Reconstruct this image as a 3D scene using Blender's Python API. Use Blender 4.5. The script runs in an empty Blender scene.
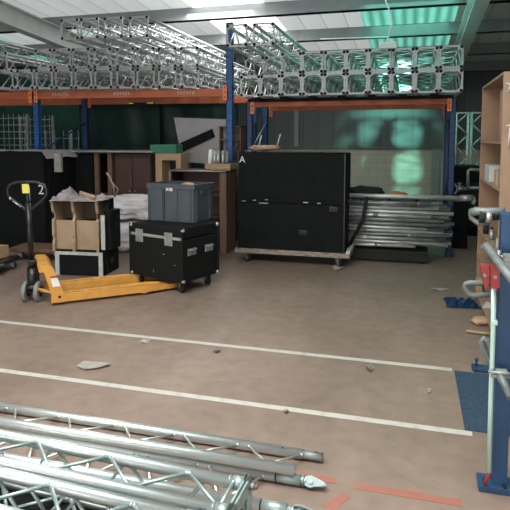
import bpy, bmesh, math, random
from mathutils import Vector, Matrix, noise
random.seed(7)
C = bpy.context.scene.collection
PI = math.pi
# ---------------------------------------------------------------- camera geometry (metres, Y = depth of the hall)
F = 555.; CX = 255.; CY = 185.; YAW = math.radians(15.8); PIT = math.atan(46/F); H = 1.61
def _basis():
    cy, sy, cp, sp = math.cos(YAW), math.sin(YAW), math.cos(PIT), math.sin(PIT)
    return Vector((-sy*cp, cy*cp, -sp)), Vector((cy, sy, 0)), Vector((-sy*sp, cy*sp, cp))
FW, RT, UP = _basis()
def ray(x, y): return FW + RT*((x-CX)/F) + UP*(-(y-CY)/F)
def atz(x, y, z=0):
    d = ray(x, y); t = (z-H)/d.z; return Vector((d.x*t, d.y*t, z))
def aty(x, y, Y):
    d = ray(x, y); t = Y/d.y; return Vector((d.x*t, Y, H+d.z*t))
def xat(x, Y): return aty(x, 139, Y).x

# ---------------------------------------------------------------- materials
def mat(name, col, rough=.6, metal=0., col2=None, scale=6., detail=4., bump=0., stretch=None, emit=None, rvar=0., contrast=(.35,.65), trans=0.):
    m = bpy.data.materials.new(name); m.use_nodes = True
    nt = m.node_tree; b = nt.nodes['Principled BSDF']
    b.inputs['Base Color'].default_value = (*col, 1); b.inputs['Roughness'].default_value = rough; b.inputs['Metallic'].default_value = metal
    if rough >= .7: b.inputs['Specular IOR Level'].default_value = .25
    if trans: b.inputs['Transmission Weight'].default_value = trans
    tc = nt.nodes.new('ShaderNodeTexCoord'); mp = nt.nodes.new('ShaderNodeMapping')
    nt.links.new(tc.outputs['Object'], mp.inputs['Vector'])
    if stretch: mp.inputs['Scale'].default_value = stretch
    n = nt.nodes.new('ShaderNodeTexNoise'); n.inputs['Scale'].default_value = scale; n.inputs['Detail'].default_value = detail
    nt.links.new(mp.outputs[0], n.inputs['Vector'])
    if col2:
        r = nt.nodes.new('ShaderNodeValToRGB'); r.color_ramp.elements[0].position = contrast[0]; r.color_ramp.elements[1].position = contrast[1]
        r.color_ramp.elements[0].color = (*col, 1); r.color_ramp.elements[1].color = (*col2, 1)
        nt.links.new(n.outputs['Fac'], r.inputs['Fac']); nt.links.new(r.outputs['Color'], b.inputs['Base Color'])
    if rvar:
        mr = nt.nodes.new('ShaderNodeMapRange'); mr.inputs['To Min'].default_value = max(0, rough-rvar); mr.inputs['To Max'].default_value = min(1, rough+rvar)
        nt.links.new(n.outputs['Fac'], mr.inputs['Value']); nt.links.new(mr.outputs[0], b.inputs['Roughness'])
    if bump:
        bp = nt.nodes.new('ShaderNodeBump'); bp.inputs['Strength'].default_value = bump; bp.inputs['Distance'].default_value = .02
        nt.links.new(n.outputs['Fac'], bp.inputs['Height']); nt.links.new(bp.outputs[0], b.inputs['Normal'])
    if emit:
        b.inputs['Emission Color'].default_value = (*emit[0], 1); b.inputs['Emission Strength'].default_value = emit[1]
    return m
M = {}
M['alu']      = mat('aluminium', (.42,.45,.45), .40, .7, (.58,.61,.61), 9, rvar=.1)
M['alu_floor']= mat('bright_aluminium', (.66,.70,.685), .33, .82, (.74,.78,.765), 3, stretch=(.5,3,3))
M['alu_dull'] = mat('dull_aluminium', (.38,.41,.41), .45, .7, (.52,.55,.55), 9, rvar=.1)
M['steel']    = mat('zinc_steel', (.26,.31,.30), .42, .6, (.38,.44,.42), 20, rvar=.1)
M['tube_dark']= mat('scuffed_steel_tube', (.16,.17,.17), .5, .55, (.36,.37,.36), 12, stretch=(.4,4,4), rvar=.1)
M['tube_mid'] = mat('galvanised_tube', (.42,.44,.43), .45, .5, (.72,.74,.71), 12, stretch=(.4,4,4), rvar=.1)
M['hole']     = mat('bolt_hole_black', (.012,.012,.012), .8)
M['black']    = mat('black_painted_wood', (.004,.005,.0055), .85, 0, (.007,.008,.009), 7, bump=.15)
M['blackcase']= mat('black_hexaboard', (.006,.007,.007), .75, 0, (.024,.026,.025), 22, contrast=(.64,.8), bump=.1)
M['rubber']   = mat('black_rubber', (.02,.02,.02), .7)
M['blackmetal']= mat('black_enamel', (.010,.011,.012), .32, .1, (.02,.02,.02), 10)
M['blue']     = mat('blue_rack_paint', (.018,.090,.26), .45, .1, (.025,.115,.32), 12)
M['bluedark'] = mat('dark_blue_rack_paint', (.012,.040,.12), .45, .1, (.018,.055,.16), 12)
M['navy']     = mat('navy_post_paint', (.012,.050,.115), .5, 0, (.017,.065,.145), 9)
M['orange']   = mat('orange_beam_paint', (.50,.125,.045), .55, 0, (.40,.10,.04), 5)
M['orange_tag']= mat('orange_tag', (.85,.22,.06), .5)
M['palegrey'] = mat('pale_grey_print', (.55,.50,.44), .6)
M['yellow']   = mat('truck_yellow', (.72,.36,.075), .5, 0, (.64,.29,.06), 9, rvar=.08)
M['yellow_tag']= mat('yellow_label', (.70,.60,.10), .5)
M['darkprint']= mat('dark_print', (.05,.03,.02), .6)
M['white']    = mat('white_print', (.80,.80,.78), .6)
M['redprint'] = mat('red_print', (.45,.03,.04), .6)
M['wheel']    = mat('pale_wheel', (.28,.29,.26), .6, 0, (.2,.21,.19), 20)
M['plywood']  = mat('plywood', (.48,.33,.19), .65, 0, (.38,.25,.14), 5, stretch=(1,1,8))
M['mdf']      = mat('beige_mdf', (.42,.31,.20), .7, 0, (.35,.25,.16), 6)
M['brownwood']= mat('brown_wood', (.20,.112,.072), .6, 0, (.14,.078,.05), 6, stretch=(6,6,.6))
M['redwood']  = mat('red_brown_wood', (.085,.040,.028), .5, 0, (.06,.028,.02), 6, stretch=(6,6,.6))
M['chip']     = mat('chipboard', (.37,.25,.165), .72, 0, (.32,.21,.14), 5)
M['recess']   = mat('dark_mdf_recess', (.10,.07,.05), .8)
M['chip2']    = mat('chipboard_inside', (.36,.23,.15), .75, 0, (.32,.20,.13), 5)
M['greybox']  = mat('grey_plastic', (.075,.088,.097), .45, 0, (.062,.074,.082), 10)
M['whitepaint']= mat('white_paint_edge', (.58,.60,.57), .6, 0, (.45,.46,.43), 12)
M['worn']     = mat('worn_whitewashed_wood', (.42,.36,.30), .7, 0, (.20,.15,.12), 12, stretch=(1,4,4))
M['cloth']    = mat('mauve_grey_cloth', (.42,.36,.38), .9, 0, (.74,.68,.66), 9)
M['cloth_tan']= mat('tan_cloth', (.50,.33,.22), .9)
M['sheet']    = mat('white_plastic_sheet', (.82,.77,.78), .45, 0, (.70,.64,.66), 5)
M['tarp']     = mat('grey_tarpaulin', (.38,.36,.32), .6, 0, (.25,.24,.22), 6)
M['greencard']= mat('green_box', (.05,.20,.13), .7)
M['greyboard']= mat('pale_grey_board', (.36,.35,.35), .6, 0, (.31,.30,.30), 2)
M['red']      = mat('red_clamp_paint', (.36,.03,.03), .5, 0, (.26,.025,.025), 14)
M['alu_frame'] = mat('cast_end_frame', (.36,.38,.38), .5, .3, (.48,.50,.49), 9)
M['coupler']  = mat('bright_zinc', (.36,.46,.44), .36, .6, (.46,.56,.54), 12)
M['stand_tube'] = mat('weathered_tube', (.11,.13,.125), .5, .2, (.17,.195,.185), 15)
M['mint']     = mat('pale_mint_tube', (.50,.72,.63), .35, .2)
M['bluebag']  = mat('blue_plastic', (.02,.06,.17), .35)
M['paper']    = mat('paper_scrap', (.62,.58,.54), .8)
M['orangecloth']= mat('orange_cloth', (.55,.16,.07), .9)
M['yellow_glow']   = mat('yellow_strip', (.55,.65,.03), .5, emit=((.6,.8,.05),.25))  # faint glow put into the tape colour, it is no lamp
M['purlin']   = mat('grey_purlin', (.22,.24,.25), .6, 0, (.27,.29,.30), 3)
M['rafter']   = mat('pale_grey_rafter', (.54,.55,.54), .6, 0, (.60,.61,.60), 3)
M['lampmat']  = mat('lamp_housing', (.65,.75,.70), .5)

def ribbed(name, c1, c2, rib, axis='X', rough=.55, rows=0):
    m = bpy.data.materials.new(name); m.use_nodes = True; nt = m.node_tree; b = nt.nodes['Principled BSDF']
    tc = nt.nodes.new('ShaderNodeTexCoord'); s = nt.nodes.new('ShaderNodeSeparateXYZ'); nt.links.new(tc.outputs['Object'], s.inputs[0])
    mm = nt.nodes.new('ShaderNodeMath'); mm.operation = 'FRACT'; dv = nt.nodes.new('ShaderNodeMath'); dv.operation = 'DIVIDE'
    dv.inputs[1].default_value = rib; nt.links.new(s.outputs[axis], dv.inputs[0]); nt.links.new(dv.outputs[0], mm.inputs[0])
    r = nt.nodes.new('ShaderNodeValToRGB'); e = r.color_ramp.elements
    e[0].position = 0; e[0].color = (*[v*.45 for v in c1], 1); e[1].position = .07; e[1].color = (*c1, 1)
    x = e.new(.9); x.color = (*c2, 1)
    nt.links.new(mm.outputs[0], r.inputs[0]); nt.links.new(r.outputs[0], b.inputs['Base Color'])
    bp = nt.nodes.new('ShaderNodeBump'); bp.inputs['Distance'].default_value = .03; bp.inputs['Strength'].default_value = .5
    nt.links.new(r.outputs[0], bp.inputs['Height']); nt.links.new(bp.outputs[0], b.inputs['Normal'])
    b.inputs['Roughness'].default_value = rough
    return m
M['rooflining'] = ribbed('roof_lining', (.78,.79,.77), (.72,.73,.71), .42)
M['cladding']   = ribbed('wall_cladding', (.105,.12,.12), (.09,.105,.105), .41)
M['cladding_y'] = ribbed('side_cladding', (.17,.19,.19), (.15,.17,.17), .41, 'Y')

def block_mat():
    m = bpy.data.materials.new('painted_blockwork'); m.use_nodes = True; nt = m.node_tree; b = nt.nodes['Principled BSDF']
    tc = nt.nodes.new('ShaderNodeTexCoord'); mp = nt.nodes.new('ShaderNodeMapping'); mp.inputs['Rotation'].default_value = (PI/2,0,0)
    nt.links.new(tc.outputs['Object'], mp.inputs[0])
    br = nt.nodes.new('ShaderNodeTexBrick'); br.inputs['Scale'].default_value = 1; br.inputs['Brick Width'].default_value = .44; br.inputs['Row Height'].default_value = .2
    br.inputs['Mortar Size'].default_value = .008; br.inputs['Color1'].default_value = (.46,.43,.35,1); br.inputs['Color2'].default_value = (.44,.41,.34,1); br.inputs['Mortar'].default_value = (.34,.32,.27,1)
    nt.links.new(mp.outputs[0], br.inputs['Vector']); nt.links.new(br.outputs['Color'], b.inputs['Base Color']); b.inputs['Roughness'].default_value = .7
    return m
M['block'] = block_mat()

def floor_mat():
    m = bpy.data.materials.new('worn_painted_concrete'); m.use_nodes = True; nt = m.node_tree; b = nt.nodes['Principled BSDF']
    tc = nt.nodes.new('ShaderNodeTexCoord')
    def nz(s, d=5, st=None):
        n = nt.nodes.new('ShaderNodeTexNoise'); n.inputs['Scale'].default_value = s; n.inputs['Detail'].default_value = d
        if st:
            mp = nt.nodes.new('ShaderNodeMapping'); mp.inputs['Scale'].default_value = st; nt.links.new(tc.outputs['Object'], mp.inputs[0]); nt.links.new(mp.outputs[0], n.inputs['Vector'])
        else: nt.links.new(tc.outputs['Object'], n.inputs['Vector'])
        return n
    def ramp(n, p0, c0, p1, c1):
        r = nt.nodes.new('ShaderNodeValToRGB'); e = r.color_ramp.elements
        e[0].position = p0; e[0].color = (*c0,1); e[1].position = p1; e[1].color = (*c1,1); nt.links.new(n.outputs['Fac'], r.inputs[0]); return r
    def mix(a, bb, f, mode='MULTIPLY'):
        x = nt.nodes.new('ShaderNodeMix'); x.data_type = 'RGBA'; x.blend_type = mode; x.inputs[0].default_value = f
        nt.links.new(a.outputs['Color'] if 'Color' in a.outputs else a.outputs[2], x.inputs[6]); nt.links.new(bb.outputs['Color'] if 'Color' in bb.outputs else bb.outputs[2], x.inputs[7]); return x
    base = ramp(nz(.7, 6), .35, (.225,.160,.125), .68, (.285,.206,.162))
    fine = ramp(nz(9, 8), .30, (.78,.78,.78), .70, (1.08,1.08,1.08))
    spot = ramp(nz(26, 3), .22, (.55,.55,.55), .34, (1,1,1))
    streak = ramp(nz(2.2, 5, (1,.18,1)), .35, (.86,.86,.86), .6, (1.04,1.04,1.04))
    x = mix(base, fine, .8); x = mix(x, spot, .7); x = mix(x, streak, .8)
    nt.links.new(x.outputs[2], b.inputs['Base Color'])
    rr = nz(3, 4); mr = nt.nodes.new('ShaderNodeMapRange'); mr.inputs['To Min'].default_value = .42; mr.inputs['To Max'].default_value = .68
    nt.links.new(rr.outputs['Fac'], mr.inputs['Value']); nt.links.new(mr.outputs[0], b.inputs['Roughness'])
    bp = nt.nodes.new('ShaderNodeBump'); bp.inputs['Strength'].default_value = .08; nt.links.new(rr.outputs['Fac'], bp.inputs['Height']); nt.links.new(bp.outputs[0], b.inputs['Normal'])
    return m
M['floor'] = floor_mat()
M['linepaint'] = mat('white_line_paint', (.52,.50,.45), .55, 0, (.34,.29,.245), 14, 6, contrast=(.5,.85))
M['redpaint']  = mat('red_floor_paint', (.34,.12,.085), .55, 0, (.27,.18,.14), 12, 6, contrast=(.45,.8))
M['bluemat']   = mat('blue_floor_plate', (.022,.045,.085), .55, 0, (.035,.062,.105), 30, 3, bump=.4)

def skylight(name, col, strength, rib=None):
    m = bpy.data.materials.new(name); m.use_nodes = True; nt = m.node_tree; b = nt.nodes['Principled BSDF']
    b.inputs['Base Color'].default_value = (*col,1); b.inputs['Emission Color'].default_value = (*col,1); b.inputs['Emission Strength'].default_value = strength; b.inputs['Roughness'].default_value = .4
    if rib:      # grimy corrugated sheet: ribs and dirt let less daylight through
        tc = nt.nodes.new('ShaderNodeTexCoord'); mp = nt.nodes.new('ShaderNodeMapping'); mp.inputs['Scale'].default_value = (1, .12, 1); nt.links.new(tc.outputs['Object'], mp.inputs[0])
        w = nt.nodes.new('ShaderNodeTexWave'); w.inputs['Scale'].default_value = rib; w.inputs['Distortion'].default_value = .6; nt.links.new(mp.outputs[0], w.inputs[0])
        n = nt.nodes.new('ShaderNodeTexNoise'); n.inputs['Scale'].default_value = 1.7; nt.links.new(tc.outputs['Object'], n.inputs['Vector'])
        a = nt.nodes.new('ShaderNodeMath'); a.operation = 'MULTIPLY'; nt.links.new(w.outputs['Fac'], a.inputs[0]); nt.links.new(n.outputs['Fac'], a.inputs[1])
        r = nt.nodes.new('ShaderNodeMapRange'); r.inputs['From Max'].default_value = .6; r.inputs['To Min'].default_value = strength*.45; r.inputs['To Max'].default_value = strength*1.6; nt.links.new(a.outputs[0], r.inputs['Value']); nt.links.new(r.outputs[0], b.inputs['Emission Strength'])
    return m
M['sky_white'] = skylight('white_rooflight', (1,.98,.96), 4)
M['sky_green'] = skylight('green_rooflight', (.22,.72,.58), .55, 1.6)
M['lining_glow'] = ribbed('glowing_roof_lining', (.55,.57,.56), (.50,.52,.51), .42)
nt_ = M['lining_glow'].node_tree; b_ = nt_.nodes['Principled BSDF']; nt_.links.new(b_.inputs['Base Color'].links[0].from_socket, b_.inputs['Emission Color']); b_.inputs['Emission Strength'].default_value = .74  # glow added to the roof lining to brighten the ceiling
M['sky_front'] = skylight('front_rooflight', (.97,1,.99), 7)

def net_mat():
    m = bpy.data.materials.new('green_debris_netting'); m.use_nodes = True; nt = m.node_tree; b = nt.nodes['Principled BSDF']
    b.inputs['Roughness'].default_value = .45
    tc = nt.nodes.new('ShaderNodeTexCoord'); n = nt.nodes.new('ShaderNodeTexNoise'); n.inputs['Scale'].default_value = 1.6; n.inputs['Detail'].default_value = 3
    nt.links.new(tc.outputs['Object'], n.inputs['Vector'])
    r = nt.nodes.new('ShaderNodeValToRGB'); e = r.color_ramp.elements; e[0].position = .35; e[0].color = (.018,.055,.047,1); e[1].position = .7; e[1].color = (.036,.11,.09,1)
    nt.links.new(n.outputs['Fac'], r.inputs[0]); nt.links.new(r.outputs[0], b.inputs['Base Color'])
    return m
M['net'] = net_mat()

# ---------------------------------------------------------------- mesh helpers
def T(x, y, z): return Matrix.Translation((x, y, z))
def RZ(a): return Matrix.Rotation(a, 4, 'Z')
def RX(a): return Matrix.Rotation(a, 4, 'X')
def RY(a): return Matrix.Rotation(a, 4, 'Y')
class MB:
    def __init__(s): s.bm = bmesh.new()
    def box(s, x0, x1, y0, y1, z0, z1, bev=0., m=None, mi=0):
        r = bmesh.ops.create_cube(s.bm, size=1); vs = r['verts']
        mt = T((x0+x1)/2, (y0+y1)/2, (z0+z1)/2) @ Matrix.Diagonal((abs(x1-x0), abs(y1-y0), abs(z1-z0), 1))
        bmesh.ops.transform(s.bm, matrix=mt, verts=vs)
        fs = set(f for v in vs for f in v.link_faces)
        if bev:
            es = list(set(e for v in vs for e in v.link_edges))
            rr = bmesh.ops.bevel(s.bm, geom=es, offset=bev, segments=2, affect='EDGES', profile=.5)
            fs = set(f for f in fs if f.is_valid) | set(rr['faces'])
            vs = list(set(v for f in fs for v in f.verts))
        if m: bmesh.ops.transform(s.bm, matrix=m, verts=vs)
        for f in fs:
            if f.is_valid: f.material_index = mi
        return s
    def tube(s, a, b, r, r2=None, seg=12, mi=0, cap=True):
        a = Vector(a); b = Vector(b); d = b-a; L = d.length
        q = d.to_track_quat('Z', 'Y').to_matrix().to_4x4()
        res = bmesh.ops.create_cone(s.bm, cap_ends=cap, segments=seg, radius1=r, radius2=r if r2 is None else r2, depth=L)
        vs = res['verts']; bmesh.ops.transform(s.bm, matrix=Matrix.Translation((a+b)/2) @ q, verts=vs)
        for f in set(f for v in vs for f in v.link_faces):
            f.material_index = mi; f.smooth = len(f.verts) == 4
        return s
    def path(s, pts, r, seg=10, mi=0):
        pts = [Vector(p) for p in pts]
        rings = []
        for i, p in enumerate(pts):
            d = (pts[min(i+1, len(pts)-1)] - pts[max(i-1, 0)]).normalized()
            q = d.to_track_quat('Z', 'Y').to_matrix()
            rings.append([s.bm.verts.new(p + q @ Vector((math.cos(t)*r, math.sin(t)*r, 0))) for t in [2*PI*k/seg for k in range(seg)]])
        for A, B in zip(rings, rings[1:]):
            # align ring phase
            off = min(range(seg), key=lambda o: sum((A[k].co-B[(k+o) % seg].co).length for k in range(0, seg, 3)))
            for k in range(seg):
                f = s.bm.faces.new((A[k], A[(k+1) % seg], B[(k+1+off) % seg], B[(k+off) % seg])); f.smooth = True; f.material_index = mi
            B[:] = B[off:]+B[:off]
        s.bm.faces.new(rings[0][::-1]).material_index = mi; s.bm.faces.new(rings[-1]).material_index = mi
        return s
    def prism(s, pts, y0, y1, m=None, mi=0):        # polygon in XZ extruded along Y
        A = [s.bm.verts.new((x, y0, z)) for x, z in pts]; B = [s.bm.verts.new((x, y1, z)) for x, z in pts]
        fs = [s.bm.faces.new(A), s.bm.faces.new(B[::-1])]
        n = len(pts)
        for k in range(n): fs.append(s.bm.faces.new((A[k], B[k], B[(k+1) % n], A[(k+1) % n])))
        for f in fs: f.material_index = mi
        if m: bmesh.ops.transform(s.bm, matrix=m, verts=A+B)
        return s
    def build(s, name, m, parent=None, loc=None, **tags):
        bmesh.ops.recalc_face_normals(s.bm, faces=s.bm.faces[:])
        me = bpy.data.meshes.new(name); s.bm.to_mesh(me); s.bm.free()
        for x in (m if isinstance(m, (list, tuple)) else [m]): me.materials.append(M[x])
        o = bpy.data.objects.new(name, me); C.objects.link(o)
        if parent: o.parent = parent
        if loc: o.location = loc
        for k, v in tags.items(): o[k] = v
        return o
def thing(name, label, cat, loc=(0,0,0), rz=0, group=None):
    o = bpy.data.objects.new(name, None); o.empty_display_size = .1; C.objects.link(o)
    o.location = loc; o.rotation_euler = (0,0,rz); o['label'] = label; o['category'] = cat
    if group: o['group'] = group
    return o
def tag(o, label, cat, group=None):
    o['label'] = label; o['category'] = cat
    if group: o['group'] = group
    return o
def struct(mb, name, m, parent=None):
    o = mb.build(name, m, parent)
    if not parent: o['kind'] = 'structure'
    return o
def kids(o): return [c for c in bpy.data.objects if c.parent is o]
def dup(o, parent=None, **tags):
    c = o.copy(); C.objects.link(c)
    c.parent = parent
    for ch in kids(o): dup(ch, c)
    for k, v in tags.items(): c[k] = v
    return c
def text(s, size, name, m, parent, mtx, ext=.001):
    cu = bpy.data.curves.new(name, 'FONT'); cu.body = s; cu.size = size; cu.extrude = ext; cu.align_x = 'CENTER'; cu.align_y = 'CENTER'
    tmp = bpy.data.objects.new('tmp', cu); C.objects.link(tmp)
    dg = bpy.context.evaluated_depsgraph_get(); me = bpy.data.meshes.new_from_object(tmp.evaluated_get(dg))
    bpy.data.objects.remove(tmp); me.transform(mtx); me.materials.clear(); me.materials.append(M[m])
    o = bpy.data.objects.new(name, me); C.objects.link(o)
    if parent: o.parent = parent
    return o
def lump(name, m, sx, sy, sz, amp=.05, fr=4., seed=0, sub=4, boxy=.5, parent=None, loc=(0,0,0), rz=0, crease=0.):
    bm = bmesh.new(); bmesh.ops.create_icosphere(bm, subdivisions=sub, radius=1)
    for v in bm.verts:
        p = v.co.copy(); mx = max(abs(p.x), abs(p.y), abs(p.z)); p = p.lerp(p/mx, boxy)
        n = noise.fractal(p*fr*.5+Vector((seed,seed*2,0)), 1., 2., 4)
        ridge = abs(noise.noise(p*fr+Vector((0,seed,seed))))
        q = p*(1+amp*n*2 - crease*ridge)
        q = Vector((q.x*sx/2, q.y*sy/2, (q.z+1)*sz/2)); q.z = max(q.z, 0.001); v.co = q
    for f in bm.faces: f.smooth = True
    me = bpy.data.meshes.new(name); bm.to_mesh(me); bm.free(); me.materials.append(M[m])
    o = bpy.data.objects.new(name, me); C.objects.link(o); o.location = loc; o.rotation_euler = (0,0,rz)
    if parent: o.parent = parent
    return o
def scrap(name, m, pts, z0=.004, amp=.006, seed=0):   # crumpled flat piece inside an outline fan, thick 2 mm
    bm = bmesh.new(); c = sum((Vector(p) for p in pts), Vector((0,0)))/len(pts)
    rings = []
    for k in (0.0, .35, .7, 1.0):
        rings.append([bm.verts.new((c.x+(p[0]-c.x)*k, c.y+(p[1]-c.y)*k, z0+abs(noise.noise(Vector((p[0]*9+k*3, p[1]*9, seed))))*amp*4*(k+.3))) for p in pts] if k else [bm.verts.new((c.x, c.y, z0+amp*2))])
    n = len(pts)
    for k in range(n): bm.faces.new((rings[0][0], rings[1][k], rings[1][(k+1) % n]))
    for A, B in zip(rings[1:], rings[2:]):
        for k in range(n): bm.faces.new((A[k], B[k], B[(k+1) % n], A[(k+1) % n]))
    bmesh.ops.solidify(bm, geom=bm.faces[:], thickness=.002)
    me = bpy.data.meshes.new(name); bm.to_mesh(me); bm.free(); me.materials.append(M[m])
    o = bpy.data.objects.new(name, me); C.objects.link(o); return o

# ================================================================ THE SETTING
XL, XR, YB, YF = -14.0, 3.4, 15.0, -1.2
fl = MB(); fl.box(XL-.2, XR+.2, -5, YB+.2, -.2, 0); floor = struct(fl, 'floor', 'floor')
def quad_floor(pts, name, m, z=.0015):
    b = MB(); A = [b.bm.verts.new((p[0], p[1], z)) for p in pts]; B = [b.bm.verts.new((p[0], p[1], -.0005)) for p in pts]; n = len(pts)
    b.bm.faces.new(A); b.bm.faces.new(B[::-1])
    for k in range(n): b.bm.faces.new((A[k], B[k], B[(k+1) % n], A[(k+1) % n]))
    return b.build(name, m, floor)
for Y, xr in ((4.0, .30), (3.13, .35)):
    quad_floor([(-8, Y-.025), (xr, Y-.025), (xr, Y+.025), (-8, Y+.025)], 'painted_line', 'linepaint')
for pts in ([(354,482),(462,500),(462,507),(354,489)], [(300,472),(336,478),(336,484),(300,478)], [(322,505),(343,493),(350,497),(334,512)]):
    quad_floor([atz(x, y)[:2] for x, y in pts], 'red_marking', 'redpaint')

def roofz(Y): return 4.43 - .078*Y          # underside of purlins
# roof lining with openings filled by rooflights and by lining with added glow
def roof_quad(b, x0, x1, y0, y1, dz=.235, th=.03):
    vs = [b.bm.verts.new((x, y, roofz(y)+dz+t)) for t in (0, th) for x, y in ((x0,y0),(x1,y0),(x1,y1),(x0,y1))]
    for f in ((0,1,2,3),(7,6,5,4),(0,4,5,1),(1,5,6,2),(2,6,7,3),(3,7,4,0)): b.bm.faces.new([vs[i] for i in f])
lights = [(-3.8,-2.5,8.4,12.2,'sky_white'), (-.95,.70,6.6,15.0,'sky_green'), (-9.6,-8.9,9.5,15.0,'sky_green'), (-8.9,-3.8,5.0,12.2,'lining_glow'), (-13.9,-9.6,5.0,12.2,'lining_glow'), (-2.5,-.95,5.0,14.0,'lining_glow'), (-4.2,1.8,-.2,2.6,'sky_front')]
xs = sorted(set([XL, XR] + [v for l in lights for v in l[:2]])); ys = sorted(set([YF, YB] + [v for l in lights for v in l[2:4]]))
rb = MB()
for xa, xb in zip(xs, xs[1:]):
    for ya, yb in zip(ys, ys[1:]):
        if not any(l[0] <= (xa+xb)/2 <= l[1] and l[2] <= (ya+yb)/2 <= l[3] for l in lights): roof_quad(rb, xa, xb, ya, yb)
ceil = struct(rb, 'ceiling', 'rooflining')
for i, l in enumerate(lights):
    b = MB(); roof_quad(b, *l[:4]); struct(b, 'roof_glow_panel_%d' % (i+1), l[4])
k = 0
yp = 15.0-.2
for yp in (0.4, 2.2, 4.0, 5.8, 7.6, 9.4, 11.2, 13.0, 14.8):
    k += 1; b = MB(); z = roofz(yp)
    b.box(XL, XR, yp-.03, yp+.03, z, z+.235); b.box(XL, XR, yp-.03, yp+.06, z, z+.02)
    struct(b, 'trim_%d' % k, 'purlin')
for xr in (.86, -6.5):
    k += 1; b = MB(); 
    for (dx0, dx1, z0, z1) in ((-.1,.1,-.34,-.32), (-.012,.012,-.32,-.02), (-.1,.1,-.02,0)):
        vs = [b.bm.verts.new((xr+x, y, roofz(y)+z)) for y in (YF, YB) for x, z in ((dx0,z0),(dx1,z0),(dx1,z1),(dx0,z1))]
        for f in ((0,1,2,3),(7,6,5,4),(0,4,5,1),(1,5,6,2),(2,6,7,3),(3,7,4,0)): b.bm.faces.new([vs[i] for i in f])
    b.box(xr-.1, xr+.1, YB-.35, YB-.05, 0, roofz(YB)-.3)
    struct(b, 'trim_%d' % k, 'rafter')
w = MB(); w.box(XL, XR, YB, YB+.2, 1.34, 5); wb = struct(w, 'wall_back', 'cladding')
w = MB(); w.box(XL, XR, YB-.08, YB+.2, 0, 1.34); struct(w, 'blockwork', 'block', wb)
w = MB(); w.box(XL, XR, YB-.12, YB+.01, 1.34, 1.42); struct(w, 'sill_rail', 'cladding', wb)
w = MB(); w.box(xat(297,YB)-.06, xat(297,YB)+.06, YB-.1, YB, 1.42, 3.4); w.box(xat(436,YB)-.1, xat(436,YB)+.1, YB-.14, YB-.08, 0, 1.34); struct(w, 'wall_post', 'purlin', wb)
w = MB(); w.box(XL-.2, XL, YF, YB+.2, 0, 5); struct(w, 'wall_left', 'cladding_y')
w = MB(); w.box(XR, XR+.2, YF, YB+.2, 0, 5); struct(w, 'wall_right', 'cladding_y')

# ================================================================ BOX TRUSSES
def truss_parts(root, L, S, r, m, seg=.58, holes=True, lr=.0085, frame_w=.025):
    h = S/2-r
    for sx in (-1, 1):
        for sz in (-1, 1):
            MB().tube((sx*h, .01, S/2+sz*h), (sx*h, L-.01, S/2+sz*h), r, seg=10).build('chord', m, root)
    n = max(2, round(L/seg))
    for side in range(4):
        b = MB()
        for i in range(n):
            y0 = .04+i*(L-.08)/n; y1 = .04+(i+1)*(L-.08)/n; ym = (y0+y1)/2
            for (a, ya, bb, yb) in ((-1, y0+.02, 1, ym-.015), (1, ym+.015, -1, y1-.02)):
                if side < 2:
                    x = (-1, 1)[side]*h; b.tube((x, ya, S/2+a*h), (x, yb, S/2+bb*h), lr, seg=6)
                else:
                    z = S/2+(-1, 1)[side-2]*h; b.tube((a*h, ya, z), (bb*h, yb, z), lr, seg=6)
        b.build('lacing', m, root)
    for y in (0, L-.012):
        b = MB(); W = frame_w; s = S/2
        c = .045
        outer = [(-s+c*.3,0),(s-c*.3,0),(s,c*.3),(s,S-c*.3),(s-c*.3,S),(-s+c*.3,S),(-s,S-c*.3),(-s,c*.3)]
        inn = [(-s+W+c,W),(s-W-c,W),(s-W,W+c),(s-W,S-W-c),(s-W-c,S-W),(-s+W+c,S-W),(-s+W,S-W-c),(-s+W,W+c)]
        ring = []
        for yy in (y, y+.012):
            ring.append(([b.bm.verts.new((p[0], yy, p[1])) for p in outer], [b.bm.verts.new((p[0], yy, p[1])) for p in inn]))
        for (O, I) in ring:
            for q in range(8): b.bm.faces.new((O[q], O[(q+1)%8], I[(q+1)%8], I[q]))
        for idx in (0, 1):
            A, B = ring[0][idx], ring[1][idx]
            for q in range(8): b.bm.faces.new((A[q], B[q], B[(q+1)%8], A[(q+1)%8]))
        if holes:
            for sx in (-1, 1):
                for sz in (-1, 1):
                    b.tube((sx*(h+.003), y-.004, S/2+sz*(h+.003)), (sx*(h+.003), y+.002, S/2+sz*(h+.003)), .021, seg=10, mi=1)
        b.build('end_frame', ['alu_frame', 'hole'], root)
    return root
ORD = ['first','second','third','fourth','fifth','sixth','seventh','eighth','ninth','tenth','eleventh','twelfth']
proto = {}
def rack_truss(key, px, Y, z, label, group, L=2.95, m='alu', dx=0, rz=0, yo=0):
    x = xat(px, Y)+dx; Y += yo
    kk = (L, m)
    if kk not in proto:
        t = thing('box_truss', label, 'truss', (x, Y, z), rz, group); truss_parts(t, L, .29, .025, m); proto[kk] = t
    else:
        t = dup(proto[kk], None, label=label, group=group); t.location = (x, Y, z); t.rotation_euler = (0,0,rz)
    return t
def faceY(px): return 7.0 + .55*min(1, max(0, px)/190.)
row1 = [7,28.5,46.5,65.5,84,103,126.5,146.5,168,190.5]
ZL = 2.345
def spread(pxs, Yf, gap=.294):
    xs_ = [xat(p, Yf(p)) for p in pxs]
    for _ in range(60):
        for a in range(len(xs_)-1):
            d = gap-(xs_[a+1]-xs_[a])
            if d > 0: xs_[a] -= d/2; xs_[a+1] += d/2
    return [x-xat(p, Yf(p)) for x, p in zip(xs_, pxs)]
D1 = spread(row1, faceY)
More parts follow.
